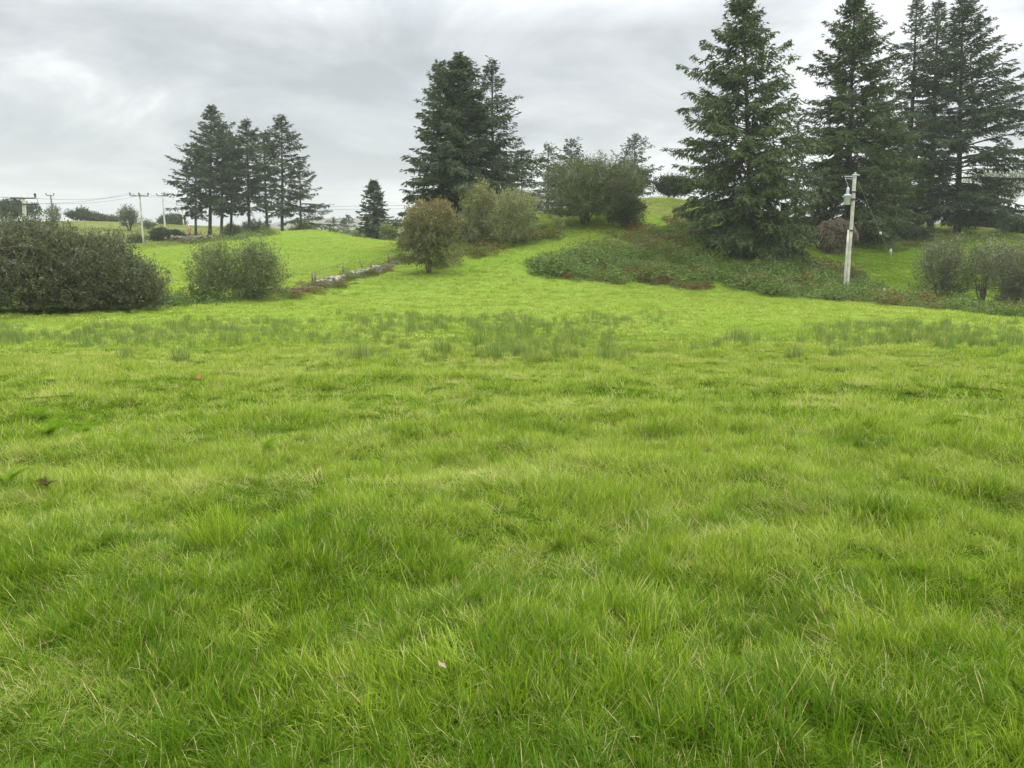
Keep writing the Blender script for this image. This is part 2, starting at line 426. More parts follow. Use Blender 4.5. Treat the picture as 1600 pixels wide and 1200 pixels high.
# ------------------------------------------------------------------ grass and other ground cover (scattered tufts)
def blade_tuft(n, rad, lmin, lmax, w, lean, spread, straw=0.03, rs=0, segs=3, curl=0.6):
    g = np.random.default_rng(rs)
    straw = straw if straw >= 1 else straw * 0.8
    th = g.uniform(0, 2 * math.pi, n); rr = rad * np.sqrt(g.uniform(0, 1, n))
    base = np.stack([rr * np.cos(th), rr * np.sin(th), np.full(n, -0.02)], 1)
    L = g.uniform(lmin, lmax, n) * g.uniform(0.7, 1.0, n)
    az = g.normal(0, spread, n)
    tilt = np.clip(np.abs(g.normal(lean, 0.22, n)), 0.02, 1.3)
    tilt2 = np.clip(tilt + g.uniform(0.2, 1.0, n) * curl, 0, 1.9)
    flat = np.stack([np.cos(az), np.sin(az), np.zeros(n)], 1)
    side = np.stack([-np.sin(az + g.normal(0, .6, n)), np.cos(az), np.zeros(n)], 1); side = unit(side)
    pts = [base]; p = base
    for s in range(segs):
        t = tilt + (tilt2 - tilt) * (s + .5) / segs
        d = flat * np.sin(t)[:, None] + np.array([0, 0, 1.0]) * np.cos(t)[:, None]
        p = p + d * (L / segs)[:, None]; pts.append(p)
    rows = []
    for s in range(segs):
        ww = (w * g.uniform(0.7, 1.25, n) * (1 - 0.55 * s / segs) * (0.8 if s == 0 else 1))[:, None] / 2
        rows += [pts[s] - side * ww, pts[s] + side * ww]
    rows.append(pts[segs])
    V = np.stack(rows, 1)          # n, 2*segs+1, 3
    k = 2 * segs + 1
    o = (np.arange(n) * k)[:, None]
    quads = np.concatenate([o + np.array([[2 * s, 2 * s + 1, 2 * s + 3, 2 * s + 2]]) for s in range(segs - 1)]) if segs > 1 else np.zeros((0, 4), int)
    tris = o + np.array([[2 * segs - 2, 2 * segs - 1, 2 * segs]])
    c = np.zeros((n, k, 3)); c[:, :, 0] = g.uniform(0, 1, n)[:, None] ** 1.3; c[:, :, 1] = g.uniform(0, 1, n)[:, None]
    c[:, :, 2] = (g.uniform(0, 1, n) < straw)[:, None] * g.uniform(0.5, 1, n)[:, None]
    return V.reshape(-1, 3), [quads, tris], c.reshape(-1, 3)
def tuft_coll(name, specs, mat):
    c = bpy.data.collections.new(name)
    for i, s in enumerate(specs):
        V, f, t = blade_tuft(rs=100 + i, **s)
        me = mesh_np(name, V, f, t, mat=mat)
        o = bpy.data.objects.new(name, me); c.objects.link(o)
    return c
def scatter(name, x, y, z, rot, scl, idx, tint, coll):
    n = len(x)
    me = bpy.data.meshes.new(name); me.vertices.add(n)
    me.vertices.foreach_set('co', np.stack([x, y, z], 1).astype(np.float32).ravel())
    for nm, typ, arr, key in (('rot', 'FLOAT_VECTOR', rot, 'vector'), ('scl', 'FLOAT_VECTOR', scl, 'vector'), ('idx', 'INT', idx, 'value'), ('tint', 'FLOAT', tint, 'value')):
        at = me.attributes.new(nm, typ, 'POINT')
        at.data.foreach_set(key, np.ascontiguousarray(arr).astype(np.int32 if typ == 'INT' else np.float32).ravel())
    me.update()
    ng = bpy.data.node_groups.new(name, 'GeometryNodeTree')
    ng.interface.new_socket('Geometry', in_out='INPUT', socket_type='NodeSocketGeometry')
    ng.interface.new_socket('Geometry', in_out='OUTPUT', socket_type='NodeSocketGeometry')
    gi_ = ng.nodes.new('NodeGroupInput'); go = ng.nodes.new('NodeGroupOutput')
    iop = ng.nodes.new('GeometryNodeInstanceOnPoints'); ci = ng.nodes.new('GeometryNodeCollectionInfo')
    ci.inputs['Collection'].default_value = coll; ci.inputs['Separate Children'].default_value = True; ci.inputs['Reset Children'].default_value = True
    def na_(nm, dt):
        a = ng.nodes.new('GeometryNodeInputNamedAttribute'); a.data_type = dt; a.inputs['Name'].default_value = nm
        return a.outputs[0]
    ng.links.new(gi_.outputs[0], iop.inputs['Points']); ng.links.new(ci.outputs[0], iop.inputs['Instance'])
    iop.inputs['Pick Instance'].default_value = True
    ng.links.new(na_('idx', 'INT'), iop.inputs['Instance Index'])
    e = ng.nodes.new('FunctionNodeEulerToRotation'); ng.links.new(na_('rot', 'FLOAT_VECTOR'), e.inputs[0]); ng.links.new(e.outputs[0], iop.inputs['Rotation'])
    ng.links.new(na_('scl', 'FLOAT_VECTOR'), iop.inputs['Scale'])
    ng.links.new(iop.outputs[0], go.inputs[0])
    o = link(name, me)
    md = o.modifiers.new('scatter', 'NODES'); md.node_group = ng
    return o
def wedge(r0, r1, dens, half=R(50), seed=0):
    g = np.random.default_rng(seed)
    n = int(half * (r1 * r1 - r0 * r0) * dens)
    r = np.sqrt(g.uniform(r0 * r0, r1 * r1, n)); t = g.uniform(-half, half, n)
    return r * np.sin(t), r * np.cos(t), r

# regions of other cover, given by where they lie on the ground (corners found on the terrain)
def inpoly(px, py, poly):
    poly = np.array(poly, float); ins = np.zeros(px.shape, bool)
    j = len(poly) - 1
    for i in range(len(poly)):
        xi, yi = poly[i]; xj, yj = poly[j]
        hit = ((yi > py) != (yj > py)) & (px < (xj - xi) * (py - yi) / (yj - yi + 1e-9) + xi)
        ins ^= hit; j = i
    return ins
def ground_hit(px, py):
    s = slope_of(py); u = (px - 800) / F; v = (600 - py) / F; k = u / (CP + v * SP)
    Ys = np.geomspace(1.5, 160, 900)
    zs = height(Ys * k, Ys, detail=False)
    below = np.nonzero(zs > EYE + s * Ys)[0]
    Y = Ys[below[0]] if len(below) else 160.0
    return (Y * k, Y)
def world_poly(pp):
    out = []
    for i, (a_, b_) in enumerate(pp):
        c_, d_ = pp[(i + 1) % len(pp)]
        for t in (0, .33, .66): out.append(ground_hit(a_ + (c_ - a_) * t, b_ + (d_ - b_) * t))
    return out
P_BRAMBLE = world_poly([(838, 408), (900, 402), (960, 400), (1000, 372), (1080, 352), (1150, 372), (1250, 402), (1330, 430), (1385, 458), (1300, 461), (1200, 455), (1100, 446), (1000, 440), (920, 434), (845, 428)])
P_RUST = world_poly([(655, 412), (720, 392), (790, 365), (860, 352), (885, 372), (830, 380), (760, 400), (700, 418), (665, 422)])
P_HEDGE = world_poly([(1150, 452), (1250, 458), (1320, 464), (1400, 466), (1470, 472), (1560, 480), (1640, 486), (1640, 500), (1560, 494), (1450, 484), (1320, 473), (1200, 462)])

# rushes grow in bands across the damp dip of the meadow
def rush_mask(x, y):
    px, py = project(x, y, height(x, y, detail=False))
    m = np.zeros(x.shape)
    def band(x0, x1, ya, yb, w):
        t = np.clip(np.minimum((px - x0) / 60, (x1 - px) / 60), 0, 1)
        v = np.clip(np.minimum((py - ya) / 6, (yb - py) / 8), 0, 1)
        return t * v * w
    lim = vnoise(x / 1.7, y / 2.5, 31)
    m = np.maximum(m, band(-200, 340, 508, 545, 0.9))
    m = np.maximum(m, band(240, 560, 500, 545, 0.7))
    m = np.maximum(m, band(500, 1010, 492, 572, 0.72))
    m = np.maximum(m, band(760, 1060, 488, 520, 0.75))
    m = np.maximum(m, band(1000, 1290, 520, 556, 0.5))
    m = np.maximum(m, band(1240, 1600, 506, 546, 1.2))
    m = np.maximum(m, band(1500, 1900, 515, 545, 0.6))
    return 0.78 * m * np.clip((lim - 0.08) * 1.7, 0, 1)

sp = dict(lean=0.35, spread=0.9)
c_near = tuft_coll('grass_tuft', [
    dict(n=70, rad=0.10, lmin=0.09, lmax=0.20, w=0.0052, lean=0.45, spread=0.9, straw=0.04),
    dict(n=70, rad=0.10, lmin=0.07, lmax=0.16, w=0.0046, lean=0.35, spread=2.5, straw=0.06),
    dict(n=70, rad=0.11, lmin=0.10, lmax=0.23, w=0.0050, lean=0.75, spread=0.7, straw=0.04),
    dict(n=80, rad=0.09, lmin=0.08, lmax=0.19, w=0.0034, lean=0.60, spread=1.2, straw=0.06),
    dict(n=50, rad=0.08, lmin=0.09, lmax=0.21, w=0.0066, lean=0.55, spread=1.8, straw=0.05),
    dict(n=36, rad=0.07, lmin=0.12, lmax=0.26, w=0.0045, lean=0.30, spread=3.0, straw=0.03),
    dict(n=60, rad=0.12, lmin=0.09, lmax=0.21, w=0.0032, lean=1.00, spread=1.6, straw=0.45),
], M['grass'])
c_mid = tuft_coll('grass_tuft_mid', [
    dict(n=80, rad=0.17, lmin=0.09, lmax=0.20, w=0.0085, lean=0.45, spread=1.0, straw=0.05),
    dict(n=80, rad=0.17, lmin=0.08, lmax=0.17, w=0.0080, lean=0.40, spread=2.5, straw=0.06),
    dict(n=80, rad=0.17, lmin=0.10, lmax=0.22, w=0.0085, lean=0.80, spread=0.8, straw=0.05),
    dict(n=40, rad=0.10, lmin=0.13, lmax=0.27, w=0.0075, lean=0.35, spread=3.0, straw=0.05),
    dict(n=70, rad=0.17, lmin=0.09, lmax=0.21, w=0.0065, lean=0.95, spread=1.2, straw=0.35),
], M['grass'])
c_far = tuft_coll('grass_tuft_far', [
    dict(n=70, rad=0.36, lmin=0.08, lmax=0.19, w=0.020, lean=0.45, spread=1.6, straw=0.05, segs=2),
    dict(n=70, rad=0.36, lmin=0.08, lmax=0.18, w=0.018, lean=0.70, spread=1.2, straw=0.09, segs=2),
    dict(n=40, rad=0.20, lmin=0.13, lmax=0.26, w=0.018, lean=0.40, spread=3.0, straw=0.05, segs=2),
    dict(n=70, rad=0.36, lmin=0.09, lmax=0.21, w=0.020, lean=0.85, spread=1.0, straw=0.22, segs=2),
], M['grass'])
c_dist = tuft_coll('grass_tuft_distant', [
    dict(n=60, rad=0.8, lmin=0.08, lmax=0.19, w=0.045, lean=0.6, spread=1.5, straw=0.05, segs=2),
    dict(n=60, rad=0.8, lmin=0.08, lmax=0.20, w=0.045, lean=0.8, spread=1.2, straw=0.06, segs=2),
], M['grass'])
def place_grass(name, coll, nvar, r0, r1, dens, seed, hs=1.0, fade=None):
    x, y, r = wedge(r0, r1, dens, seed=seed)
    g = np.random.default_rng(seed + 1)
    keep = np.ones(len(x), bool)
    if fade: keep &= g.uniform(0, 1, len(x)) < np.clip((fade[1] - r) / (fade[1] - fade[0]), 0, 1) if fade[2] == 'out' else g.uniform(0, 1, len(x)) < np.clip((r - fade[0]) / (fade[1] - fade[0]), 0, 1)
    if r1 > 40:
        keep &= ~(inpoly(x, y, P_BRAMBLE) | inpoly(x, y, P_HEDGE)) | (g.uniform(0, 1, len(x)) < 0.25)
        keep &= ~((y > 78) & (x > 5))
    x, y, r = x[keep], y[keep], r[keep]
    n = len(x)
    z = height(x, y)
    tall = 0.72 + 0.60 * np.clip((fbm(x / 0.5, y / 0.4, 41, 2) - 0.25) / 0.5, 0, 1)
    clump = np.clip((vnoise(x / 0.6, y / 0.45, 51) - 0.6) * 3, 0, 1)
    s = 0.61 * hs * tall * g.uniform(0.8, 1.15, n) * (1 + 0.35 * clump)
    # wind-combed: tips fall to the left on the right-hand side, mixed further left
    base = math.pi - 0.25 + 1.5 * (fbm(x / 2.2, y / 1.8, 61, 2) - 0.5) * 2
    side = np.clip((x + 0.6 * y * 0.3 + 0.2) / (0.5 * y + 1), -1, 1)
    az = np.where(g.uniform(0, 1, n) < 0.45 + 0.3 * side, base, g.uniform(0, 2 * math.pi, n)) + g.normal(0, 0.6, n)
    rot = np.stack([g.normal(0, .16, n), g.normal(0, .16, n), az], 1)
    scl = np.stack([s, s, s * g.uniform(0.85, 1.15, n)], 1)
    v = g.integers(0, nvar, n)
    dry = fbm(x / 0.9, y / 0.6, 71, 3) > 0.58
    v = np.where(dry & (g.uniform(0, 1, n) < 0.6), nvar - 1, v)
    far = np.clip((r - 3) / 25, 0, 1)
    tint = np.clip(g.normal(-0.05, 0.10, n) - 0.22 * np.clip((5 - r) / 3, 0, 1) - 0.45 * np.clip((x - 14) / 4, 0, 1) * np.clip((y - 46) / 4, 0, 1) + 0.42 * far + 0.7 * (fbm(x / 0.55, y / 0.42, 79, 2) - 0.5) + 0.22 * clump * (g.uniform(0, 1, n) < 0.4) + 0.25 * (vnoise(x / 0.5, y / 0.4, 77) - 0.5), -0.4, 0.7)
    o = scatter(name, x, y, z, rot, scl, v, tint, coll)
    return tag(o, None, None, None, 'stuff')
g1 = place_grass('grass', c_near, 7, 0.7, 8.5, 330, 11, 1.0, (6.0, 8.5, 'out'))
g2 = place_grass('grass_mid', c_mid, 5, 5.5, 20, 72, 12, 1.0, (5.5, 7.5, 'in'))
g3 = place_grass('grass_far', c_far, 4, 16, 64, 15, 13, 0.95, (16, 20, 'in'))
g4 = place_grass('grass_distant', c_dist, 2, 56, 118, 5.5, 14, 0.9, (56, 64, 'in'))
tag(g1, 'long lush bright green meadow grass in the foreground', 'grass')
tag(g2, 'tussocky bright green meadow grass in the middle distance', 'grass')
tag(g3, 'short pale green grass at the far side of the meadow', 'grass')
tag(g4, 'smooth light green grass of the pasture beyond the stone wall', 'grass')

# long seeding stalks
c_stalk = tuft_coll('grass_stalk', [
    dict(n=4, rad=0.10, lmin=0.16, lmax=0.32, w=0.0030, lean=0.6, spread=0.5, straw=1.0, segs=3, curl=0.9),
    dict(n=10, rad=0.06, lmin=0.10, lmax=0.22, w=0.0038, lean=0.9, spread=0.9, straw=1.0, segs=3, curl=0.9),
    dict(n=26, rad=0.08, lmin=0.07, lmax=0.16, w=0.0036, lean=0.9, spread=1.3, straw=1.0, segs=3, curl=0.9),
], M['grass'])
x, y, r = wedge(1.5, 26, 6.5, seed=91)
g = np.random.default_rng(92)
k = g.uniform(0, 1, len(x)) < np.clip((fbm(x / 1.4, y / 1.1, 95, 2) - 0.36) * 3.2, 0.06, 1)
x, y = x[k], y[k]; n = len(x)
sc = g.uniform(0.8, 1.25, n)
st = scatter('straw_stalks', x, y, height(x, y), np.stack([g.normal(0, .1, n), g.normal(0, .1, n), math.pi + g.normal(0, .9, n)], 1),
             np.stack([sc, sc, sc], 1), g.integers(0, 3, n), g.uniform(0, .4, n), c_stalk)
tag(st, 'dry straw coloured seed stalks standing among the green grass', 'dry grass', None, 'stuff')

# rushes
rush_specs = [
    dict(n=60, rad=0.16, lmin=0.45, lmax=0.75, w=0.011, lean=0.12, spread=3.0, straw=0.14, segs=2, curl=0.15),
    dict(n=50, rad=0.20, lmin=0.35, lmax=0.62, w=0.012, lean=0.18, spread=3.0, straw=0.22, segs=2, curl=0.2),
    dict(n=70, rad=0.28, lmin=0.30, lmax=0.55, w=0.011, lean=0.22, spread=3.0, straw=0.12, segs=2, curl=0.2)]
c_rush = tuft_coll('rush_tuft', rush_specs, M['rush'])
x, y, r = wedge(12, 44, 11, seed=101)
g = np.random.default_rng(102)
k = g.uniform(0, 1, len(x)) < rush_mask(x, y)
x, y = x[k], y[k]; n = len(x)
sc = g.uniform(0.32, 0.70, n)
rs = scatter('rushes', x, y, height(x, y), np.stack([np.zeros(n), np.zeros(n), g.uniform(0, 6.28, n)], 1), np.stack([sc, sc, sc], 1), g.integers(0, 3, n), g.uniform(0, 1, n), c_rush)
tag(rs, 'dark green upright rushes growing in bands across the damp meadow', 'rushes', None, 'stuff')
# clumps that stand apart
clumps = [(568, 15.2, 1.0, 'large dark rush clump standing out left of the meadow centre'),
          (196, 15.6, .8, 'rush clump left of the forked rush clump near the big bush'),
          (283, 15.0, .8, 'open forked rush clump in front of the round willow bush'),
          (690, 15.6, .85, 'rush clump right of the largest clump at the front of the rush bed'),
          (772, 15.2, .9, 'dark upright rush clump at the front edge of the rush bed centre'),
          (1156, 20.5, 1.15, 'tall rush clump alone on the pale grass right of centre'),
          (1240, 15.8, .75, 'short rush clump in front of the right rush bed'),
          (1305, 15.6, .75, 'sparse rush clump below the leaning transformer pole'),
          (1565, 16.5, .6, 'low rush clump near the right end of the meadow')]
for i, (px, Y, s, lab) in enumerate(clumps):
    V, f, t = blade_tuft(rs=300 + i, n=150, rad=0.22, lmin=0.32, lmax=0.66, w=0.009, lean=0.28, spread=3.1, straw=0.08, segs=3, curl=0.25)
    p = ground_at(px, Y)
    o = link('rush_clump', mesh_np('rush_clump', V, f, t, mat=M['rush']))
    o.location = p; o.scale = (s, s, s); o.rotation_euler = (0, 0, i)
    tag(o, lab, 'rush clump', 'rush clumps standing apart in the meadow')
# a soft grass tussock in the left foreground
V, f, t = blade_tuft(rs=77, n=420, rad=0.14, lmin=0.20, lmax=0.40, w=0.0038, lean=0.28, spread=3.1, straw=0.0, segs=3, curl=0.7)
o = link('grass_tussock', mesh_np('grass_tussock', V, f, t, mat=M['grass'])); o.location = ground_at(340, 3.75)
tag(o, 'tall dark green grass tussock in the left foreground', 'grass tussock')

# ------------------------------------------------------------------ leaves, brambles, bracken
def quads_leaf(P, D, Nn, L, Wd):
    """diamond leaves: base P, direction D, side from Nn"""
    S = unit(np.cross(D, Nn))
    L = np.asarray(L)[:, None]; Wd = np.asarray(Wd)[:, None]
    V = np.stack([P, P + D * L * .45 + S * Wd / 2, P + D * L, P + D * L * .45 - S * Wd / 2], 1)
    n = len(P)
    return V.reshape(-1, 3), [np.arange(n * 4).reshape(n, 4)]
def rdir(g, n, zb=0.0, zs=1.0):
    v = g.normal(0, 1, (n, 3)); v[:, 2] = v[:, 2] * zs + zb
    return unit(v)
def sprig(rs, n, rad, h, L, W, rust):
    g = np.random.default_rng(rs)
    th = g.uniform(0, 2 * math.pi, n); rr = rad * np.sqrt(g.uniform(0, 1, n))
    z = h * (1 - (rr / rad) ** 2) * g.uniform(0.25, 1.0, n) + 0.02
    P = np.stack([rr * np.cos(th), rr * np.sin(th), z], 1)
    D = rdir(g, n, 0.15, .5)
    V, f = quads_leaf(P, D, rdir(g, n, 1.0, .5), g.uniform(.7, 1.2, n) * L, g.uniform(.7, 1.2, n) * W)
    c = np.zeros((n, 4, 3)); c[..., 0] = (0.2 + 0.8 * g.uniform(0, 1, n))[:, None]
    c[..., 1] = (g.uniform(0, 1, n) < rust)[:, None]
    return V, f, c.reshape(-1, 3)
def sprig_coll(name, specs, mat):
    c = bpy.data.collections.new(name)
    for i, s in enumerate(specs):
        V, f, t = sprig(500 + i, *s)
        c.objects.link(bpy.data.objects.new(name, mesh_np(name, V, f, t, mat=mat)))
    return c
def lineband(pp, w):
    pts = np.array([ground_hit(*p) for p in pp])
    d = unit(np.gradient(pts, axis=0)); nn = np.stack([-d[:, 1], d[:, 0]], 1)
    return [tuple(p) for p in np.concatenate([pts + nn * w, (pts - nn * w)[::-1]])]
c_br = sprig_coll('bramble_sprig', [(320, .45, .45, .08, .032, .04), (320, .45, .6, .075, .03, .15), (170, .5, .4, .16, .03, .05), (170, .45, .5, .15, .03, .85)], M['bracken'])
def cover(name, polys, dens, seed, prust, hs, label, cat):
    g = np.random.default_rng(seed)
    xs, ys, vs = [], [], []
    for poly in polys:
        a_ = np.array(poly); lo, hi = a_.min(0), a_.max(0)
        n = int((hi - lo).prod() * dens)
        x = g.uniform(lo[0], hi[0], n); y = g.uniform(lo[1], hi[1], n)
        k = inpoly(x, y, poly)
        k &= fbm(x / 1.1, y / 1.1, seed, 3) > 0.40
        q_ = k.sum(); xs.append(x[k] + g.normal(0, .45, q_) * (g.uniform(0, 1, q_) < .5)); ys.append(y[k] + g.normal(0, .7, q_) * (g.uniform(0, 1, q_) < .5))
    x = np.concatenate(xs); y = np.concatenate(ys); n = len(x)
    pr = np.clip(prust + 1.6 * (fbm(x / 3.5, y / 2.5, seed + 5, 3) - 0.5), 0, 1)
    v = np.where(g.uniform(0, 1, n) < pr, 3, g.integers(0, 3, n))
    s = hs * g.uniform(0.5, 1.5, n) * (0.3 + 1.5 * fbm(x / 1.5, y / 1.5, seed + 9, 2))
    o = scatter(name, x, y, height(x, y) - 0.03, np.stack([g.normal(0, .15, n), g.normal(0, .15, n), g.uniform(0, 6.28, n)], 1), np.stack([s, s, s], 1), v, g.uniform(0, 1, n), c_br)
    return tag(o, label, cat, None, 'stuff')
cover('brambles', [P_BRAMBLE], 8.5, 21, 0.10, 1.15, 'dark green and rusty brambles covering the slope below the big spruce', 'brambles')
cover('bracken_fringe', [lineband([(842, 426), (880, 431), (930, 435), (990, 440), (1050, 444), (1110, 449)], .8)], 9, 27, 0.75, 0.8, 'rusty bracken fringe along the lower edge of the bramble slope', 'bracken')
cover('bracken', [P_RUST, world_poly([(905, 392), (985, 352), (1050, 340), (1120, 350), (1090, 400), (1030, 436), (940, 426)])], 4.5, 22, 0.5, 0.85, 'rust brown and olive bracken mottling the top and crest of the mound', 'bracken')
cover('hedge_bottom', [P_HEDGE, lineband([(1180, 456), (1320, 467), (1420, 473), (1520, 482), (1620, 493)], 1.3)], 10, 23, 0.10, 0.95, 'low tangled weeds along the ditch at the right edge of the meadow', 'undergrowth')
cover('wall_weeds', [lineband([(400, 470), (440, 462), (480, 452), (505, 446)], 1.1), lineband([(600, 418), (640, 404), (680, 392)], 1.0), lineband([(500, 449), (540, 440), (600, 421)], .9)], 10, 24, 0.45, 0.6, 'brown weeds and brambles smothering both ends of the stone wall', 'undergrowth')
cover('nettles', [lineband([(235, 480), (290, 476), (340, 474)], 1.5)], 7, 25, 0.05, 1.1, 'tall grey green nettles and grasses between the two willow bushes', 'undergrowth')
cover('bank_weeds', [lineband([(1340, 384), (1400, 384), (1460, 380), (1540, 372), (1640, 375)], 1.6), lineband([(230, 372), (300, 374), (400, 372)], 2.5)], 3, 26, 0.2, 1.0, 'rough weeds on the banks in front of the distant trees', 'undergrowth')

def fern(rs, nf, L, rust=0.0):
    g = np.random.default_rng(rs)
    parts, cs = [], []
    for i in range(nf):
        az = g.uniform(0, 2 * math.pi); l = L * g.uniform(.6, 1.1); m_ = 16
        t = np.linspace(0, 1, m_)
        el = R(62) - R(75) * t * g.uniform(.7, 1.1)
        d = np.stack([np.cos(el) * math.cos(az), np.cos(el) * math.sin(az), np.sin(el)], 1)
        p = np.concatenate([[[0, 0, 0]], np.cumsum(d * l / m_, 0)])[:m_]
        side = np.array([-math.sin(az), math.cos(az), 0])
        for sg in (-1, 1):
            k = np.arange(3, m_)
            wl = l * 0.34 * (1 - t[k]) ** 0.8 + 0.01
            D = unit(side[None] * sg + d[k] * 0.45 + np.array([0, 0, -.15]))
            # each pinna: a row of small leaflets
            for q_ in np.linspace(0.05, 0.92, 6):
                P = p[k] + D * (wl * q_)[:, None]
                for s2 in (-1, 1):
                    D2 = unit(d[k] * s2 * 0.9 + D * 0.5)
                    parts.append(quads_leaf(P, D2, np.tile([0, 0, 1.0], (len(k), 1)) + g.normal(0, .2, (len(k), 3)), wl * 0.28 * (1.1 - q_), wl * 0.08 * (1.1 - q_) + .0015))
                    cc = np.zeros((len(k) * 4, 3)); cc[:, 0] = g.uniform(.3, 1); cc[:, 1] = rust; cs.append(cc)
        V, f = tubes(p[None], np.linspace(0.004, 0.001, m_)[None], 4); parts.append((V, f))
        cc = np.zeros((len(V), 3)); cc[:, 0] = .6; cc[:, 1] = rust; cs.append(cc)
    V, f = merge(parts)
    return V, f, np.concatenate(cs)
for i, (px, Y, L, nf, lab) in enumerate([
    (60, 7.6, .42, 7, 'feathery bracken fern furthest left in the patch of the left meadow'),
    (75, 6.6, .50, 9, 'bright bracken fern in the middle of the left fern patch'),
    (130, 6.9, .40, 7, 'dark bracken fern right of the bright one in the left patch'),
    (190, 6.2, .30, 5, 'small dark bracken fern at the right end of the left fern patch'),
    (10, 4.9, .45, 8, 'pale bracken fern at the left edge beside the brown patch'),
    (412, 6.0, .30, 5, 'lone small fern right of the left fern patch'),
    (1520, 3.3, .12, 4, 'tiny yellow green fern in the right foreground grass'),
    (1440, 3.45, .10, 3, 'small fern sprig among the straw in the right foreground')]):
    V, f, t = fern(600 + i, nf, L * .72)
    o = link('fern', mesh_np('fern', V, f, t, mat=M['fern'])); p = ground_at(px, Y); o.location = (p[0], p[1], p[2] + .02)
    tag(o, lab, 'fern', 'ferns in the meadow grass')
V, f, t = fern(650, 9, .10, 1.0)
o = link('dead_fern', mesh_np('dead_fern', V, f, t, mat=M['fern'])); p = ground_at(75, 4.75); o.location = (p[0], p[1], p[2] + .06)
tag(o, 'brown dead fern lying in the grass near the left edge', 'fern')

# ------------------------------------------------------------------ conifers
def conifer(rs, Ht, base, Rmax, peak=0.6, power=0.75, whorl=0.42, per=5.5, dens=1.0, spray=0.26, droop=0.25, hang=0.5, asym=(0, 0), gap=0.0, dead=0.0, fill=0.0, leanx=0.0):
    g = np.random.default_rng(rs)
    lean = np.array([leanx, 0.0]) + g.normal(0, 0.003, 2)
    zs, z = [], base
    while z < Ht - 0.25:
        zs.append(z); z += whorl * g.uniform(.7, 1.3) * (0.55 + 0.45 * (Ht - z) / (Ht - base)) * (1 - fill * max(0, (Ht - z) / Ht - .45))
    rows = []
    for z in zs:
        nb = max(3, int(round(per + g.normal(0, 1))))
        a0 = g.uniform(0, 6.28)
        for j in range(nb):
            if g.uniform() < gap: continue
            rows.append((z + g.uniform(-.15, .15), a0 + j * 6.283 / nb + g.normal(0, .3)))
    rows = np.array(rows); nB = len(rows)
    z0, az = rows[:, 0], rows[:, 1]
    t = np.clip((Ht - z0) / (Ht - base * .6), 0.0, 1)
    L = Rmax * np.minimum(1, (t / peak)) ** power * np.where(t > .88, 1 - (t - .88) * (1.5 - fill), 1)
    L = L * np.clip(g.normal(0.93, 0.22, nB), .4, 1.4) + 0.15
    lump = 0.62 + 0.72 * vnoise(az * 1.3 + 20, z0 / (Ht * .07), rs)
    L = np.minimum(L * lump, L * 0 + Rmax * 1.18) * (1 + asym[0] * np.cos(az) + asym[1] * np.sin(az))
    el0 = R(48) * (1 - t) ** 1.3 - R(8) * t + g.normal(0, .17, nB)
    m_ = 9
    s = np.linspace(0, 1, m_)
    el = el0[:, None] - droop * 1.9 * np.sin(s * math.pi * 0.8)[None] * t[:, None] ** .5 + droop * 1.1 * (s[None] ** 2) * 1.3
    azs = az[:, None] + g.normal(0, .18, nB)[:, None] * s[None]
    d = np.stack([np.cos(el) * np.cos(azs), np.cos(el) * np.sin(azs), np.sin(el)], -1)
    p = np.cumsum(d * (L / (m_ - 1))[:, None, None], 1)
    p = np.concatenate([np.zeros((nB, 1, 3)), p[:, :-1]], 1)
    p[..., 2] += z0[:, None]; p[..., 0] += lean[0] * z0[:, None]; p[..., 1] += lean[1] * z0[:, None]
    rad_ = (0.010 + 0.0075 * L)[:, None] * (1 - 0.85 * s)[None]
    wood = [tubes(p, rad_, 4, cap=False)]
    # side twigs
    nt_ = np.maximum(6, (L / 0.15 * dens)).astype(int)
    bi = np.repeat(np.arange(nB), nt_)
    u = g.uniform(0.06, 1.0, len(bi)) ** 0.62
    fi = u * (m_ - 1); i0 = np.minimum(fi.astype(int), m_ - 2); fr = (fi - i0)[:, None]
    P = p[bi, i0] * (1 - fr) + p[bi, i0 + 1] * fr
    D = d[bi, i0]
    sd = np.where(g.uniform(0, 1, len(bi)) < .5, -1, 1)[:, None]
    hor = unit(np.cross(D, np.array([0, 0, 1.0]))) * sd
    tw = unit(hor * g.uniform(.5, 1.1, (len(bi), 1)) + D * g.uniform(.4, 1.0, (len(bi), 1)) + np.array([0, 0, 1.0]) * (g.normal(-hang * .45, .22, (len(bi), 1))))
    tl = (0.16 + 0.34 * L[bi] ** .7 * (1 - u * 0.75)) * g.uniform(.5, 1.15, len(bi))
    ns = np.maximum(3, (tl / 0.075 * dens)).astype(int)
    ti = np.repeat(np.arange(len(bi)), ns)
    w = g.uniform(0.05, 1.0, len(ti))
    Q = P[ti] + tw[ti] * (tl[ti] * w)[:, None]
    Q[:, 2] -= hang * 0.35 * tl[ti] * w ** 2
    sdv = g.normal(0, .6, (len(ti), 3)); sdv[:, 2] = -abs(sdv[:, 2]) * hang
    Dq = unit(tw[ti] + sdv)
    Nn = rdir(g, len(ti), .6)
    V, f = quads_leaf(Q, Dq, Nn, spray * g.uniform(.6, 1.2, len(ti)), spray * .27 * g.uniform(.7, 1.3, len(ti)))
    c = np.zeros((len(ti), 4, 3))
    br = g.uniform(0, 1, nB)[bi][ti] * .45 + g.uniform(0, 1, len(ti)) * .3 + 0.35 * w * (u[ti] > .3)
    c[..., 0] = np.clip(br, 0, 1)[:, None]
    if dead: c[..., 1] = ((u[ti] < .45) & (g.uniform(0, 1, len(ti)) < dead))[:, None] * .8
    # leader
    m2 = 60
    Pl = np.stack([np.zeros(m2), np.zeros(m2), g.uniform(Ht - 1.1, Ht - .1, m2)], 1) + np.array([lean[0] * Ht, lean[1] * Ht, 0])
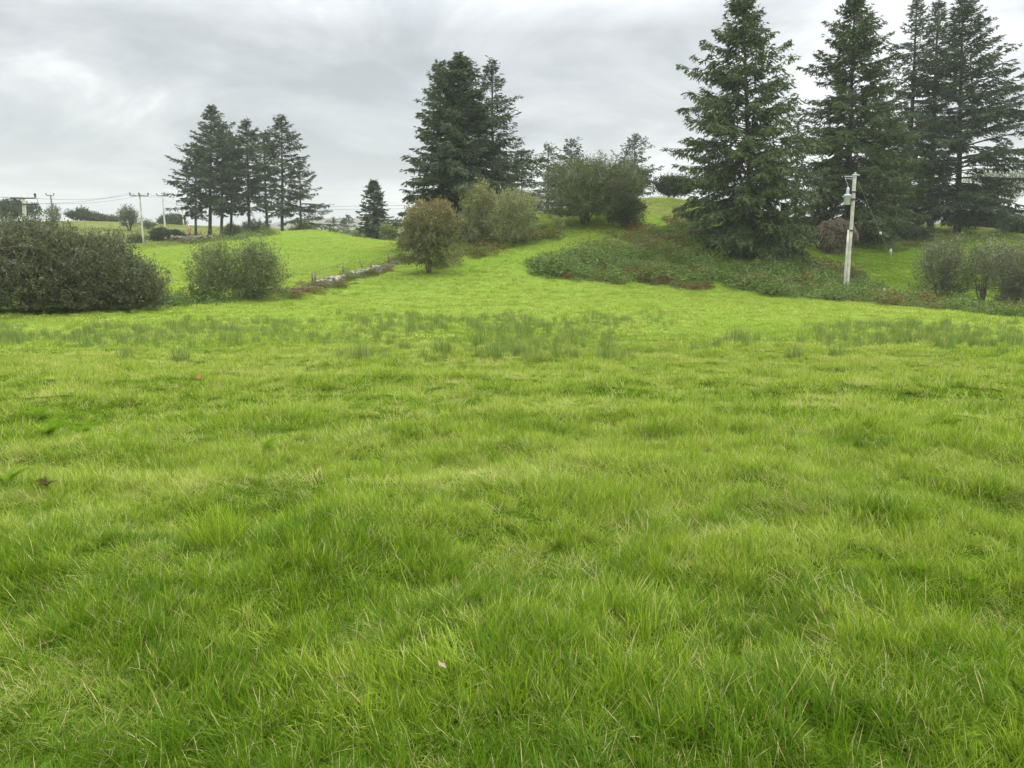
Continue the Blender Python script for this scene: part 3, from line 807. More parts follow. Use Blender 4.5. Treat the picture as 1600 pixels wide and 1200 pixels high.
    Vl, fl = quads_leaf(Pl, rdir(g, m2, .9), rdir(g, m2), np.full(m2, spray * .9), np.full(m2, spray * .22))
    V2, f2 = merge([(V, f), (Vl, fl)])
    cl_ = np.concatenate([c.reshape(-1, 3), np.tile([.5, 0, 0], (m2 * 4, 1))])
    # trunk
    nz = 14; tz = np.linspace(0, 1, nz)
    tp = np.stack([lean[0] * Ht * tz + np.cumsum(g.normal(0, .012, nz)), lean[1] * Ht * tz, Ht * tz - .3 * (tz == 0)], 1)
    tr = Ht * 0.0135 * (1 - tz) ** .8 + .02; tr[0] *= 1.35
    trunk = merge([tubes(tp[None], tr[None], 9)] + wood)
    return (V2, f2, cl_), trunk
def place_tree(name, crown, trunk, loc, label, cat, group, mat, bark, rz=0, scale=1.0, cname='crown'):
    e = empty(name, loc, label, cat, group, rz, (scale, scale, scale) if isinstance(scale, (int, float)) else scale)
    cm = crown if isinstance(crown, bpy.types.Mesh) else mesh_np(cname, crown[0], crown[1], crown[2], mat=mat)
    tm = trunk if isinstance(trunk, bpy.types.Mesh) else mesh_np('trunk', trunk[0], trunk[1], smooth=True, mat=bark)
    link(cname, cm, e); link('trunk', tm, e)
    return e, cm, tm
GR_R = 'spruces standing on the bank at the right'; GR_M = 'spruces of the dense group on the mound'; GR_L = 'spruces of the row beyond the left pasture'
def spruce(px, Y, topy, rs, label, group, mat='needle', foot=None, **kw):
    xa = ray(px, topy, Y)[0]                 # tip of the leader
    xb = ground_at(foot if foot else px, Y)[0]
    if foot is None: xb = xa + .6 * (xb - xa)
    p = (xb, Y, H1(xb, Y)); Ht = top_z(topy, Y) - p[2]
    kw['leanx'] = (xa - xb) / Ht
    cr, tr = conifer(rs, Ht, **kw)
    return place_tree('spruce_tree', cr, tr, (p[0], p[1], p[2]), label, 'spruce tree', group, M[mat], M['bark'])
spruce(1161, 57, -14, 1, 'broad tall spruce standing alone, branches to the ground, behind the brambles', GR_R, 'needle_green', foot=1176, base=0.4, Rmax=4.8, peak=.66, power=.72, whorl=.46, per=6.5, spray=.32, dens=1.35, asym=(-.08, 0), hang=.85, gap=.06, fill=1.25)
spruce(1336, 66, -8, 2, 'dense tapering spruce right behind the leaning transformer pole', GR_R, 'needle_green', base=1.0, Rmax=4.3, peak=.62, power=.72, whorl=.42, per=7, spray=.32, dens=1.4, hang=.6, dead=.25, fill=.8)
spruce(1430, 80, -4, 3, 'slim open spruce, leftmost of the three on the right bank', GR_R, base=2.5, Rmax=3.6, peak=.5, power=.8, whorl=.55, per=5.5, spray=.35, dens=1.15, gap=.1, hang=.5, droop=.3)
spruce(1468, 83, 0, 4, 'slim spruce in the middle of the three on the right bank', GR_R, base=2.6, Rmax=3.4, peak=.6, power=.8, whorl=.54, per=5.5, spray=.35, dens=1.15, gap=.1, hang=.5)
spruce(1505, 77, -4, 5, 'wide spruce with long upswept branches at the far right', GR_R, foot=1496, base=2.0, Rmax=7.2, peak=.7, power=.85, whorl=.48, per=6, spray=.35, dens=1.2, gap=.08, hang=.45, droop=.1, asym=(.12, 0))
spruce(1392, 74, 185, 16, 'shorter spruce squeezed behind the dense one, lower green boughs', GR_R, 'needle_green', base=1.2, Rmax=3.6, whorl=.40, per=7, spray=.33, dens=1.3, hang=.6)
spruce(1247, 88, 188, 6, 'distant thin spruce seen in the gap between two big spruces', GR_R, base=.8, Rmax=3.0, whorl=.5, spray=.32, gap=.1)
spruce(688, 72, 96, 7, 'left spruce of the dense group on the mound, open top', GR_M, base=.6, Rmax=3.6, peak=.9, power=.7, whorl=.50, per=5.5, spray=.33, dens=1.1, gap=.06, hang=.4)
spruce(723, 67, 88, 8, 'centre spruce of the group on the mound, densest and darkest', GR_M, base=.4, Rmax=5.6, peak=.9, power=.78, whorl=.36, per=8, spray=.34, dens=1.5, hang=.6)
spruce(769, 74, 96, 9, 'right spruce of the dense group on the mound, long side branches', GR_M, base=.6, Rmax=4.6, peak=.8, power=.78, whorl=.54, per=5.5, spray=.33, dens=1.05, gap=.08, hang=.4, droop=.15)
spruce(815, 84, 236, 10, 'low dark spruce tucked behind the right of the mound group', GR_M, base=.3, Rmax=3.0, whorl=.45, spray=.32)
spruce(857, 96, 224, 11, 'thin far spruce with a bent top, left of the paler twin', 'small spruces behind the round willow', base=2, Rmax=2.2, whorl=.6, spray=.34, gap=.2)
spruce(892, 98, 217, 12, 'far spruce with spread top rising directly above the round willow', 'small spruces behind the round willow', base=1, Rmax=3.4, whorl=.55, spray=.34, gap=.1)
spruce(992, 90, 212, 13, 'feathery far spruce standing alone right of the round willow', 'small spruces behind the round willow', base=.8, Rmax=4.1, peak=.9, whorl=.5, spray=.32, gap=.12, droop=.15)
spruce(584, 100, 283, 14, 'lone small conical spruce right of the green knoll', 'spruces beyond the knoll', base=.3, Rmax=2.6, peak=1.0, power=.8, whorl=.34, per=8, spray=.36, dens=1.5, hang=.3)
# the row at the left: bare lower trunks
apex = [305, 329, 348, 365, 385, 412, 439]
row = [(306, 108, 226, 3.0, 2.8, .12, 'bushy spruce with bare trunk, leftmost of the row', 31),
       (328, 111, 166, 3.2, 3.0, .10, 'tallest spruce of the row, second trunk from its left end', 32),
       (346, 107, 192, 3.2, 2.7, .10, 'spruce with the thickest trunk in the left row', 33),
       (361, 112, 214, 3.3, 2.6, .15, 'spruce between the thick trunked one and the one with brown lower twigs', 34),
       (390, 108, 190, 3.3, 2.7, .12, 'spruce with brown lower twigs in the middle of the row', 35),
       (418, 112, 208, 3.6, 2.6, .15, 'slim spruce just left of the open crowned spruce', 36),
       (441, 105, 184, 3.0, 3.3, .30, 'open crowned spruce with see-through whorls near the right end', 37)]
for ax, (px, Y, ty, b_, rm, gp, lab, sd) in zip(apex, row):
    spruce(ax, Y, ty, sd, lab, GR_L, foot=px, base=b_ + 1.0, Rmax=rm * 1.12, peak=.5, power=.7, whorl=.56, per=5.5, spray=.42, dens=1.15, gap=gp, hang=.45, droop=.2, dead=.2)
spruce(468, 104, 252, 38, 'short wide spruce leaning out at the right end of the row', GR_L, base=2.2, Rmax=4.3, peak=.95, power=.8, whorl=.55, per=5, spray=.38, dens=1.0, gap=.12, droop=.1, asym=(.22, 0))
for px, Y, ty, rm, lab, sd in [(521, 150, 340, 2.2, 'leftmost and widest of three tiny distant spruces behind the knoll', 41), (537, 155, 341, 1.3, 'thin middle one of three tiny distant spruces', 42), (545, 150, 338, 1.8, 'rightmost pointed one of three tiny distant spruces', 43)]:
    spruce(px, Y, ty, sd, lab, 'spruces beyond the knoll', base=.3, Rmax=rm, peak=1, power=.7, whorl=.6, spray=.45, dens=.7)

# ------------------------------------------------------------------ broadleaved trees and bushes
def bush(rs, rx, ry, h, z0=0.25, stems=7, n2=70, n3=900, leaves=14000, leaf=(.07, .03), upright=.3, shell=.55, trunk_r=.05, lump=.28, flush=0.0, flushtop=0.0, tw=.35, trunkh=0.0):
    """crown fills a lumpy ellipsoid rx, ry, from z0*h to h"""
    g = np.random.default_rng(rs)
    cz, rz = h * (1 + z0) / 2, h * (1 - z0) / 2
    nl = 9
    ld = rdir(g, nl, .15); lr = g.uniform(.38, .62, nl); lc = ld * (1 - lr)[:, None] * g.uniform(.8, 1.1, (nl, 1))
    lc = np.concatenate([[[0, 0, -.1]], lc]); lr = np.concatenate([[.68], lr])
    if z0 < .09:      # leafy down to the ground
        ex = np.array([[.45, 0, -.6], [-.45, .1, -.6], [0, .45, -.6], [0, -.45, -.6], [.3, -.3, -.62], [-.3, -.3, -.62]])
        lc = np.concatenate([lc, ex]); lr = np.concatenate([lr, np.full(6, .46)]); nl += 6
    ext = np.array([max(.5, np.percentile(np.abs(lc[:, i]) + lr, 88)) for i in range(2)]); top_ = (lc[:, 2] + lr).max()
    lc = lc / np.array([ext[0], ext[1], 1]); lc[:, 2] += 1 - top_
    def inside(n, sh):
        d = rdir(g, n); li_ = g.choice(nl + 1, n, p=lr ** 2 / (lr ** 2).sum())
        r = sh + (1 - sh) * g.uniform(0, 1, n) ** (1 / 3.0)
        wob = 1 - lump + 2 * lump * fbm(d[:, 0] * 2.2 + li_ * 3.3 + 9, d[:, 2] * 2.2 + d[:, 1] + 5, rs, 3)
        q_ = (lc[li_] + d * (r * lr[li_] * wob)[:, None])
        q_ = q_ * (1 + .10 * (g.uniform(0, 1, (n, 1)) < .06))
        q_ = q_ * np.array([rx, ry, rz]) + np.array([0, 0, cz])
        q_[:, 2] = np.maximum(q_[:, 2], h * z0 * g.uniform(.6, 1.6, n))
        return q_
    def inside_old(n, sh):
        d = rdir(g, n)
        az = np.arctan2(d[:, 1], d[:, 0])
        lm = 1 - lump + 2 * lump * fbm(az * 1.6 + 9, d[:, 2] * 2.2 + 5, rs, 3)
        r = g.uniform(0, 1, n) ** (1 / 3.0)
        r = sh + (1 - sh) * r
        return d * (r * lm)[:, None] * np.array([rx, ry, rz]) + np.array([0, 0, cz])
    s_n = 8; t = np.linspace(0, 1, s_n)
    a = np.linspace(0, 6.28, stems, endpoint=False) + g.normal(0, .3, stems)
    ends = np.stack([np.cos(a) * rx * g.uniform(.2, .75, stems), np.sin(a) * ry * g.uniform(.2, .75, stems), h * g.uniform(.6, .92, stems)], 1)
    b0 = np.stack([np.cos(a), np.sin(a), a * 0], 1) * trunk_r * 1.2
    b0[:, 2] = -.1
    mid = b0 * .5 + ends * .5; mid[:, 2] += h * .05 + trunkh; mid[:, :2] *= .65
    S = ((1 - t) ** 2)[None, :, None] * b0[:, None] + (2 * t * (1 - t))[None, :, None] * mid[:, None] + (t ** 2)[None, :, None] * ends[:, None]
    S[:, 1:-1] += g.normal(0, h * .012, (stems, s_n - 2, 3))
    wood = [tubes(S, trunk_r * (1 - .75 * t)[None] * g.uniform(.6, 1, stems)[:, None], 6)]
    def connect(E, src, n_, r0):
        d = ((E[:, None] - src[None]) ** 2).sum(-1) + (src[None, :, 2] > E[:, None, 2] + .1) * (h * .3) ** 2
        B = src[np.argmin(d, 1)]
        t = np.linspace(0, 1, n_)
        m = B * .5 + E * .5 + np.array([0, 0, -.06 * h]) + g.normal(0, .02 * h, E.shape)
        C = ((1 - t) ** 2)[None, :, None] * B[:, None] + (2 * t * (1 - t))[None, :, None] * m[:, None] + (t ** 2)[None, :, None] * E[:, None]
        wood.append(tubes(C, np.tile(r0 * (1 - .75 * t), (len(E), 1)), 4, cap=False))
        return C
    E2 = inside(n2, .3); C2 = connect(E2, S[:, 2:].reshape(-1, 3), 7, trunk_r * .38)
    E3 = inside(n3, shell); C3 = connect(E3, C2[:, 2:].reshape(-1, 3), 5, trunk_r * .12)
    # short terminal shoots
    base = E3; D3 = unit(unit(E3 - np.array([0, 0, cz * .7])) * (1 - upright) + np.array([0, 0, upright * 1.3]) + g.normal(0, .35, E3.shape))
    sh_l = tw * g.uniform(.5, 1.3, n3)
    sh = base[:, None] + D3[:, None] * (sh_l[:, None, None] * np.array([0, .5, 1.0])[None, :, None])
    wood.append(tubes(sh, np.tile(np.array([.07, .05, .02]) * trunk_r, (n3, 1)), 3, cap=False))
    li = g.integers(0, n3, leaves)
    w = g.uniform(-.6, 1, leaves)
    inner = C3[li, 3] ; 
    P = np.where((w < 0)[:, None], base[li] + (inner - base[li]) * (-w)[:, None], base[li] + D3[li] * (sh_l[li] * w)[:, None])
    P = P + g.normal(0, leaf[0] * .5, P.shape)
    D = unit(D3[li] * .7 + g.normal(0, .7, P.shape))
    V, f = quads_leaf(P, D, rdir(g, leaves, .5), leaf[0] * g.uniform(.6, 1.3, leaves), leaf[1] * g.uniform(.7, 1.3, leaves))
    c = np.zeros((leaves, 4, 3))
    c[..., 0] = np.clip(.5 * g.uniform(0, 1, n3)[li] + .55 * g.uniform(0, 1, leaves), 0, 1)[:, None]
    ff = flush + flushtop * np.clip((P[:, 2] / h - .45) * 2, 0, 1)
    cl = vnoise(P[:, 0] * 1.2 + 40, P[:, 2] * 1.2 + P[:, 1] + 40, rs + 3)
    c[..., 1] = ((g.uniform(0, 1, leaves) < ff * (0.4 + 1.3 * cl)) * g.uniform(.5, 1, leaves))[:, None]
    return (V, f, c.reshape(-1, 3)), merge(wood)
def place_bush(name, px, Y, topy, halfpx, rs, label, cat, group, mat, bark='greybark', depth=None, xoff=0, sink=0.0, **kw):
    p = ground_at(px, Y); h = top_z(topy, Y) - p[2] + sink
    rx = halfpx * Y / F
    cr, wd = bush(rs, rx, depth if depth else rx * .85, h, **kw)
    e, _, _ = place_tree(name, cr, wd, (p[0], p[1], p[2] - sink), label, cat, group, M[mat], M[bark])
    return e
# big dark willow thicket at the left
place_bush('willow_bush', 45, 31, 341, 112, 201, 'large dark grey green willow bush filling the left edge of the meadow', 'bush', 'willow bushes along the left boundary', 'dark_willow', z0=.03, stems=12, n2=150, n3=4200, leaves=78000, leaf=(.10, .042), shell=.45, trunk_r=.07, tw=.40, upright=.5, lump=.3, flush=.07, depth=3.2)
place_bush('willow_bush', 150, 32, 366, 72, 202, 'dark willow bush in the middle of the large left thicket', 'bush', 'willow bushes along the left boundary', 'dark_willow', z0=.03, stems=10, n2=110, n3=2600, leaves=44000, leaf=(.10, .042), shell=.45, trunk_r=.06, tw=.45, upright=.5, lump=.3, flush=.05, depth=2.6)
place_bush('willow_bush', 213, 32, 408, 52, 222, 'lower dark willow bush sloping down at the right end of the large thicket', 'bush', 'willow bushes along the left boundary', 'dark_willow', z0=.03, stems=9, n2=80, n3=1500, leaves=24000, leaf=(.10, .042), shell=.4, trunk_r=.05, tw=.45, upright=.5, lump=.3, flush=.08)
place_bush('willow_bush', 338, 37.5, 384, 44, 203, 'wispy grey willow, left half of the pair standing before the pasture', 'bush', 'willow bushes along the left boundary', 'willow', z0=.02, stems=11, n2=60, n3=700, leaves=8000, leaf=(.12, .040), shell=.3, trunk_r=.04, tw=.95, upright=.7, lump=.5)
place_bush('willow_bush', 400, 38.5, 382, 50, 204, 'rounded grey willow, right half of the pair before the pasture', 'bush', 'willow bushes along the left boundary', 'willow', z0=.03, stems=11, n2=70, n3=1000, leaves=13000, leaf=(.12, .040), shell=.3, trunk_r=.05, tw=.85, upright=.6, lump=.5)
# the mound
place_bush('rowan_tree', 670, 50, 312, 57, 205, 'rounded rowan tree with reddish upper leaves on thin pale trunks', 'rowan tree', None, 'rowan', z0=.085, stems=4, n2=70, n3=1300, leaves=19000, leaf=(.15, .07), shell=.45, trunk_r=.07, tw=.3, lump=.14, flush=.08, flushtop=.5, trunkh=.9)
place_bush('sallow_bush', 748, 61, 284, 36, 206, 'yellow green sallow, the taller one, against the dark spruces', 'sallow', 'sallows on the crest of the mound', 'sallow', z0=.06, stems=5, n2=60, n3=900, leaves=11000, leaf=(.15, .06), shell=.4, trunk_r=.05, tw=.35, lump=.2, flush=.2, flushtop=.4)
place_bush('sallow_bush', 804, 58.5, 294, 42, 207, 'yellow green sallow with pale forked stems, right of the taller one', 'sallow', 'sallows on the crest of the mound', 'sallow', z0=.085, stems=5, n2=60, n3=900, leaves=11000, leaf=(.15, .06), shell=.4, trunk_r=.07, tw=.35, lump=.2, flush=.2, flushtop=.4, trunkh=.3)
place_bush('willow_tree', 914, 65, 241, 92, 208, 'wide domed grey willow tree in the middle of the mound', 'willow tree', None, 'dome', z0=.06, stems=8, n2=160, n3=3400, leaves=60000, leaf=(.15, .055), shell=.45, trunk_r=.12, tw=.4, lump=.16, upright=.45)
place_bush('willow_bush', 978, 63.5, 312, 30, 209, 'low green bush at the right foot of the domed willow tree', 'bush', None, 'broad', z0=.05, stems=5, n2=40, n3=600, leaves=9000, leaf=(.14, .06), shell=.4, trunk_r=.04, flush=.25)
place_bush('sapling', 873, 59, 336, 9, 210, 'thin young sapling in front of the domed willow tree', 'sapling', None, 'sallow', z0=.2, stems=3, n2=12, n3=60, leaves=420, leaf=(.15, .06), shell=.2, trunk_r=.03, tw=.3)
place_bush('broadleaf_tree', 978, 80, 258, 34, 211, 'green rounded tree behind the right shoulder of the domed willow', 'tree', None, 'broad', 'bark', z0=.1, n2=70, n3=900, leaves=13000, leaf=(.20, .11), shell=.5, trunk_r=.1, flush=.3)
place_bush('broadleaf_tree', 1048, 82, 277, 36, 212, 'low dark tree on the skyline between willow and broad spruce', 'tree', None, 'broad', 'bark', z0=.15, n2=60, n3=700, leaves=9000, leaf=(.20, .11), shell=.4, trunk_r=.09)
# right hand hedge
HG = 'lichened hawthorns along the right hedge'
place_bush('hawthorn', 1468, 46.5, 366, 50, 213, 'lichen grey hawthorn, leftmost of the right hedge', 'hawthorn', HG, 'hawthorn', z0=.085, stems=6, n2=110, n3=1200, leaves=9000, leaf=(.10, .045), shell=.25, trunk_r=.075, tw=.6, lump=.5, flush=.02, flushtop=.15, trunkh=.2)
place_bush('hawthorn', 1532, 46, 374, 46, 214, 'sparse hawthorn with forked bare stems in the middle of the right hedge', 'hawthorn', HG, 'hawthorn', z0=.12, stems=7, n2=90, n3=800, leaves=5500, leaf=(.10, .045), shell=.25, trunk_r=.06, tw=.6, lump=.5, flush=.05, flushtop=.35, trunkh=.2)
place_bush('hawthorn', 1600, 43, 360, 62, 215, 'leafier hawthorn with twisted trunks cut by the right edge', 'hawthorn', HG, 'hawthorn', z0=.05, stems=7, n2=110, n3=1300, leaves=12000, leaf=(.10, .045), shell=.25, trunk_r=.08, tw=.6, lump=.5, flush=.02, flushtop=.15)
place_bush('holly_bush', 1580, 45, 425, 22, 216, 'small dark evergreen bush under the rightmost hawthorn', 'bush', None, 'broad', z0=.03, n2=30, n3=400, leaves=5000, leaf=(.09, .05), shell=.4, trunk_r=.03)
place_bush('laurel_bush', 1367, 66, 352, 24, 217, 'dark rounded bush right of the leaning transformer pole', 'bush', 'dark bushes at the foot of the right spruces', 'broad', z0=.02, n2=30, n3=500, leaves=7500, leaf=(.14, .07), shell=.5, trunk_r=.04, lump=.15)
place_bush('laurel_bush', 1424, 68, 354, 32, 218, 'dark rounded bush below the slim spruces on the right bank', 'bush', 'dark bushes at the foot of the right spruces', 'broad', z0=.02, n2=30, n3=600, leaves=9500, leaf=(.14, .07), shell=.5, trunk_r=.04, lump=.15)
for i, (px, Y, ty, hw, lv, lab) in enumerate([(1528, 92, 262, 30, 3000, 'thin airy tree on the right skyline, left of its neighbour'), (1566, 90, 255, 34, 3400, 'thin airy tree on the right skyline beside the frame edge')]):
    place_bush('airy_tree', px, Y, ty, hw, 220 + i, lab, 'tree', 'airy trees on the right skyline', 'willow', z0=.3, stems=5, n2=60, n3=500, leaves=lv, leaf=(.2, .08), shell=.2, trunk_r=.09, tw=.6, lump=.3)
for i, (px, Y, ty, hw, lab) in enumerate([(1512, 84, 333, 24, 'dark hedge bush on the right skyline under the first airy tree'), (1548, 86, 335, 26, 'dark hedge bush on the right skyline under the second airy tree'), (1590, 80, 340, 26, 'dark hedge bush at the far right end of the skyline')]):
    place_bush('hedge_bush', px, Y, ty, hw, 230 + i, lab, 'bush', 'hedge bushes on the right skyline', 'broad', 'bark', z0=.02, n2=40, n3=500, leaves=6500, leaf=(.18, .09), shell=.5, trunk_r=.05)
# left background
for i, (px, Y, ty, hw, mt, lv, lf, lab) in enumerate([
    (18, 150, 315, 46, 'broad', 12000, .34, 'dark spreading tree behind the near power pole'),
    (86, 135, 318, 14, 'willow', 900, .22, 'thin leafless looking tree beside the distant leaning pole'),
    (124, 170, 327, 17, 'broad', 5000, .34, 'dark small tree, left of a low row on the left skyline'),
    (148, 172, 334, 18, 'broad', 5000, .34, 'dark small tree, middle of a low row on the left skyline'),
    (170, 175, 340, 16, 'broad', 3500, .34, 'dark small tree, right of a low row on the left skyline'),
    (203, 135, 324, 18, 'dark_willow', 4200, .22, 'greyish ragged tree left of the tall pale power pole'),
    (232, 140, 345, 12, 'dark_willow', 900, .22, 'faint twiggy bush right of the tall pale power pole'),
    (262, 200, 338, 12, 'broad', 4500, .4, 'round tree left of its twin between the far power poles'),
    (277, 200, 337, 14, 'broad', 4500, .4, 'round tree right of its twin beside the furthest power pole')]):
    place_bush('skyline_tree', px, Y, ty, hw, 240 + i, lab, 'tree', 'trees on the left skyline', mt, 'bark', z0=.12, n2=40, n3=400, leaves=lv, leaf=(lf, lf * .5), shell=.45, trunk_r=.12, tw=.6, lump=.22)
for i, (px, Y, ty, hw, mt, lab) in enumerate([(252, 108, 357, 17, 'broad', 'dark rounded shrub behind the crest right of the pale power pole'), (276, 109, 361, 12, 'broad', 'smaller dark shrub touching the rounded one behind the crest'), (212, 106, 366, 13, 'rowan', 'brownish shrub left of the pale power pole'),
                                     (400, 120, 343, 26, 'broad', 'green bush seen between the trunks of the spruce row'), (478, 112, 344, 22, 'rowan', 'olive bush under the short wide spruce of the row'),
                                     (364, 116, 350, 14, 'rowan', 'brown bush between spruce trunks left of the green one'), (606, 98, 350, 16, 'sallow', 'pale green shrub at the foot of the lone conical spruce'), (556, 130, 362, 10, 'sallow', 'little pale shrub between tiny spruces and conical spruce')]):
    place_bush('shrub', px, Y, ty, hw, 260 + i, lab, 'shrub', 'shrubs beyond the left pasture', mt, 'bark', z0=.02, n2=30, n3=400, leaves=5200, leaf=(.2, .1), shell=.5, trunk_r=.05, tw=.3, lump=.2)

# ------------------------------------------------------------------ fallen tree: root plate torn up behind the pole
p = ground_at(1301, 61)
root = empty('fallen_tree', p, 'upturned brown root plate of a fallen spruce left of the transformer pole', 'fallen tree', None, 0.0, (.86, .86, .86))
g = np.random.default_rng(400)
nu, nv = 40, 22
U, Vv = np.meshgrid(np.linspace(0, 2 * math.pi, nu, endpoint=False), np.linspace(0.02, 1, nv), indexing='ij')
rr = Vv * (1.9 + .55 * fbm(np.cos(U) * 2 + 5, np.sin(U) * 2 + 5, 4, 3)) * (.75 + .3 * fbm(np.cos(U) * 6 + 9, np.sin(U) * 6 + 9, 8, 2))
Xp = rr * np.cos(U); Zp = 1.55 + rr * np.sin(U) * .8
Yp = -.55 * (1 - Vv ** 2) - .8 * (fbm(Xp * 1.5 + 20, Zp * 1.5 + 20, 6, 3) - .5)
idx = np.arange(nu * nv).reshape(nu, nv)
f = np.stack([idx[:, :-1], np.roll(idx, -1, 0)[:, :-1], np.roll(idx, -1, 0)[:, 1:], idx[:, 1:]], -1).reshape(-1, 4)
front = (np.stack([Xp, Yp, Zp], -1).reshape(-1, 3), [f])
back = (np.stack([Xp, -Yp * .5 + .35, Zp], -1).reshape(-1, 3), [f[:, ::-1]])
link('root_plate', mesh_np('root_plate', *merge([front, back]), smooth=True, mat=M['earth']), root)
nR = 220
a = g.uniform(0, 6.283, nR); r0 = g.uniform(.1, 1.7, nR)
st_ = np.stack([r0 * np.cos(a), g.uniform(-.7, -.2, nR), 1.55 + r0 * np.sin(a) * .8], 1)
dd = unit(np.stack([np.cos(a) * .9, g.uniform(-.9, -.2, nR), np.sin(a) * .5 - .35], 1) + g.normal(0, .4, (nR, 3)))
t = np.linspace(0, 1, 6)
ln = g.uniform(.4, 1.3, nR)
rp = st_[:, None] + dd[:, None] * (ln[:, None] * t[None])[..., None] + np.array([0, 0, -1.0]) * (ln[:, None] * t[None] ** 2 * .5)[..., None] + np.cumsum(g.normal(0, .04, (nR, 6, 3)), 1)
V, f = tubes(rp, (g.uniform(.012, .045, nR)[:, None]) * (1 - .8 * t)[None], 5)
link('roots', mesh_np('roots', V, f, smooth=True, mat=M['deadwood']), root)
nB = 520
a = g.uniform(0, 6.283, nB); r0 = g.uniform(.0, 1.8, nB)
Pm = np.stack([r0 * np.cos(a), g.uniform(-.8, .2, nB), 1.5 + r0 * np.sin(a) * .85 + .1], 1)
tp = np.array([[.25, .1, 1.3], [.25, 4, 1.0], [.3, 9, .75]])
V, f = tubes(tp[None], np.array([[.42, .32, .2]]), 10)
link('trunk', mesh_np('trunk', V, f, smooth=True, mat=M['bark']), root)
slab = np.array([[1.15, -.7, 2.5], [1.35, -.75, 2.0], [1.7, -.75, 1.4], [1.95, -.7, 1.0]])
V, f = tubes(slab[None], np.array([[.16, .24, .2, .05]]), 8)
link('broken_root', mesh_np('broken_root', V, f, smooth=True, mat=M['deadwood']), root)
# dead thicket with pale bare branches above it
p = ground_at(1288, 67)
e = empty('dead_shrub', p, 'reddish brown dead shrub with pale bare branches above the root plate', 'dead shrub')
cr, wd = bush(420, 2.6, 1.6, 4.9, z0=.35, stems=6, n2=60, n3=700, leaves=3500, leaf=(.12, .03), shell=.2, trunk_r=.05, tw=.5, flush=1.0)
me = mesh_np('twigs', cr[0], cr[1], cr[2], mat=leaf_mat('dead_twigs', (.10, .06, .04), (.17, .10, .06), (.15, .085, .055), .05, .02)); link('twigs', me, e)
link('stems', mesh_np('stems', wd[0], wd[1], mat=M['deadwood']), e)
br = []
for pts in [[(-1.6, -1.2, 1.2), (-1.5, -1.3, 2.6), (-.9, -1.4, 3.6), (-.2, -1.5, 4.2), (.1, -1.6, 5.0), (-.2, -1.6, 5.8)], [(-1.5, -1.3, 2.6), (-1.4, -1.4, 3.4), (-1.2, -1.4, 4.5), (-1.1, -1.4, 5.2), (-1.0, -1.4, 5.4), (-1.0, -1.4, 5.6)], [(-.1, -1.4, 1.6), (.3, -1.5, 2.6), (.9, -1.6, 3.4), (1.4, -1.6, 3.9), (1.8, -1.6, 4.2), (2.2, -1.6, 4.3)], [(.3, -1.5, 2.6), (.5, -1.5, 3.4), (.6, -1.5, 4.0), (.9, -1.5, 4.5), (1.0, -1.5, 4.8), (1.2, -1.5, 5.2)]]:
    V, f = tubes(np.array(pts)[None], np.linspace(.055, .015, 6)[None], 5); br.append((V, f))
link('bare_branches', mesh_np('bare_branches', *merge(br), smooth=True, mat=M['paleroot']), e)

# ------------------------------------------------------------------ leaning transformer pole
def leaned(base, top):
    b = np.array(base, float); t = np.array(top, float); return b, t
Yp_ = 46.0
pb = np.array(ground_at(1322, Yp_)); ptop = np.array(ray(1336, 272, Yp_))
up = ptop - pb; Lp = np.linalg.norm(up); ud = up / Lp
root = empty('transformer_pole', tuple(pb), 'leaning pale wooden power pole carrying a grey transformer beside the brambles', 'power pole')
def rel(t, dx=0, dy=0, dz=0): return ud * Lp * t + np.array([dx, dy, dz])
tt = np.linspace(-.04, 1, 12)
g = np.random.default_rng(5)
pts = np.stack([ud * Lp * q_ for q_ in tt]) + g.normal(0, .004, (12, 3))
V, f = tubes(pts[None], np.linspace(.108, .095, 12)[None], 14)
link('pole', mesh_np('pole', V, f, smooth=True, mat=M['pole']), root)
pts = np.stack([ud * Lp * q_ + np.array([-.185 + .02 * q_, -.05, 0]) for q_ in (-.02, .2, .4, .56)])
V, f = tubes(pts[None], np.array([[.062, .062, .058, .055]]), 10)
link('stub_post', mesh_np('stub_post', V, f, smooth=True, mat=M['pole']), root)
for q_ in (.555, .80, .86):
    c_ = ud * Lp * q_; V, f = tubes(np.stack([c_ - ud * .05, c_ + ud * .05])[None], np.array([[.133, .133]]), 14)
    link('strap', mesh_np('strap', V, f, mat=M['iron']), root)
rv = np.array([1.0, 0, 0])
top = ud * Lp
parts = [box(top + np.array([-.32, -.14, -.14]), (.66, .05, .06)), box(top + np.array([-.30, -.14, -.27]), (.6, .035, .04)), box(top + np.array([.0, -.14, -.06]), (.42, .06, .08))]
link('top_bracket', mesh_np('top_bracket', *merge(parts), mat=M['zinc']), root)
V, f = tubes(np.stack([top, top + ud * .10])[None], np.array([[.08, .05]]), 10); link('pole_cap', mesh_np('pole_cap', V, f, mat=M['zinc']), root)
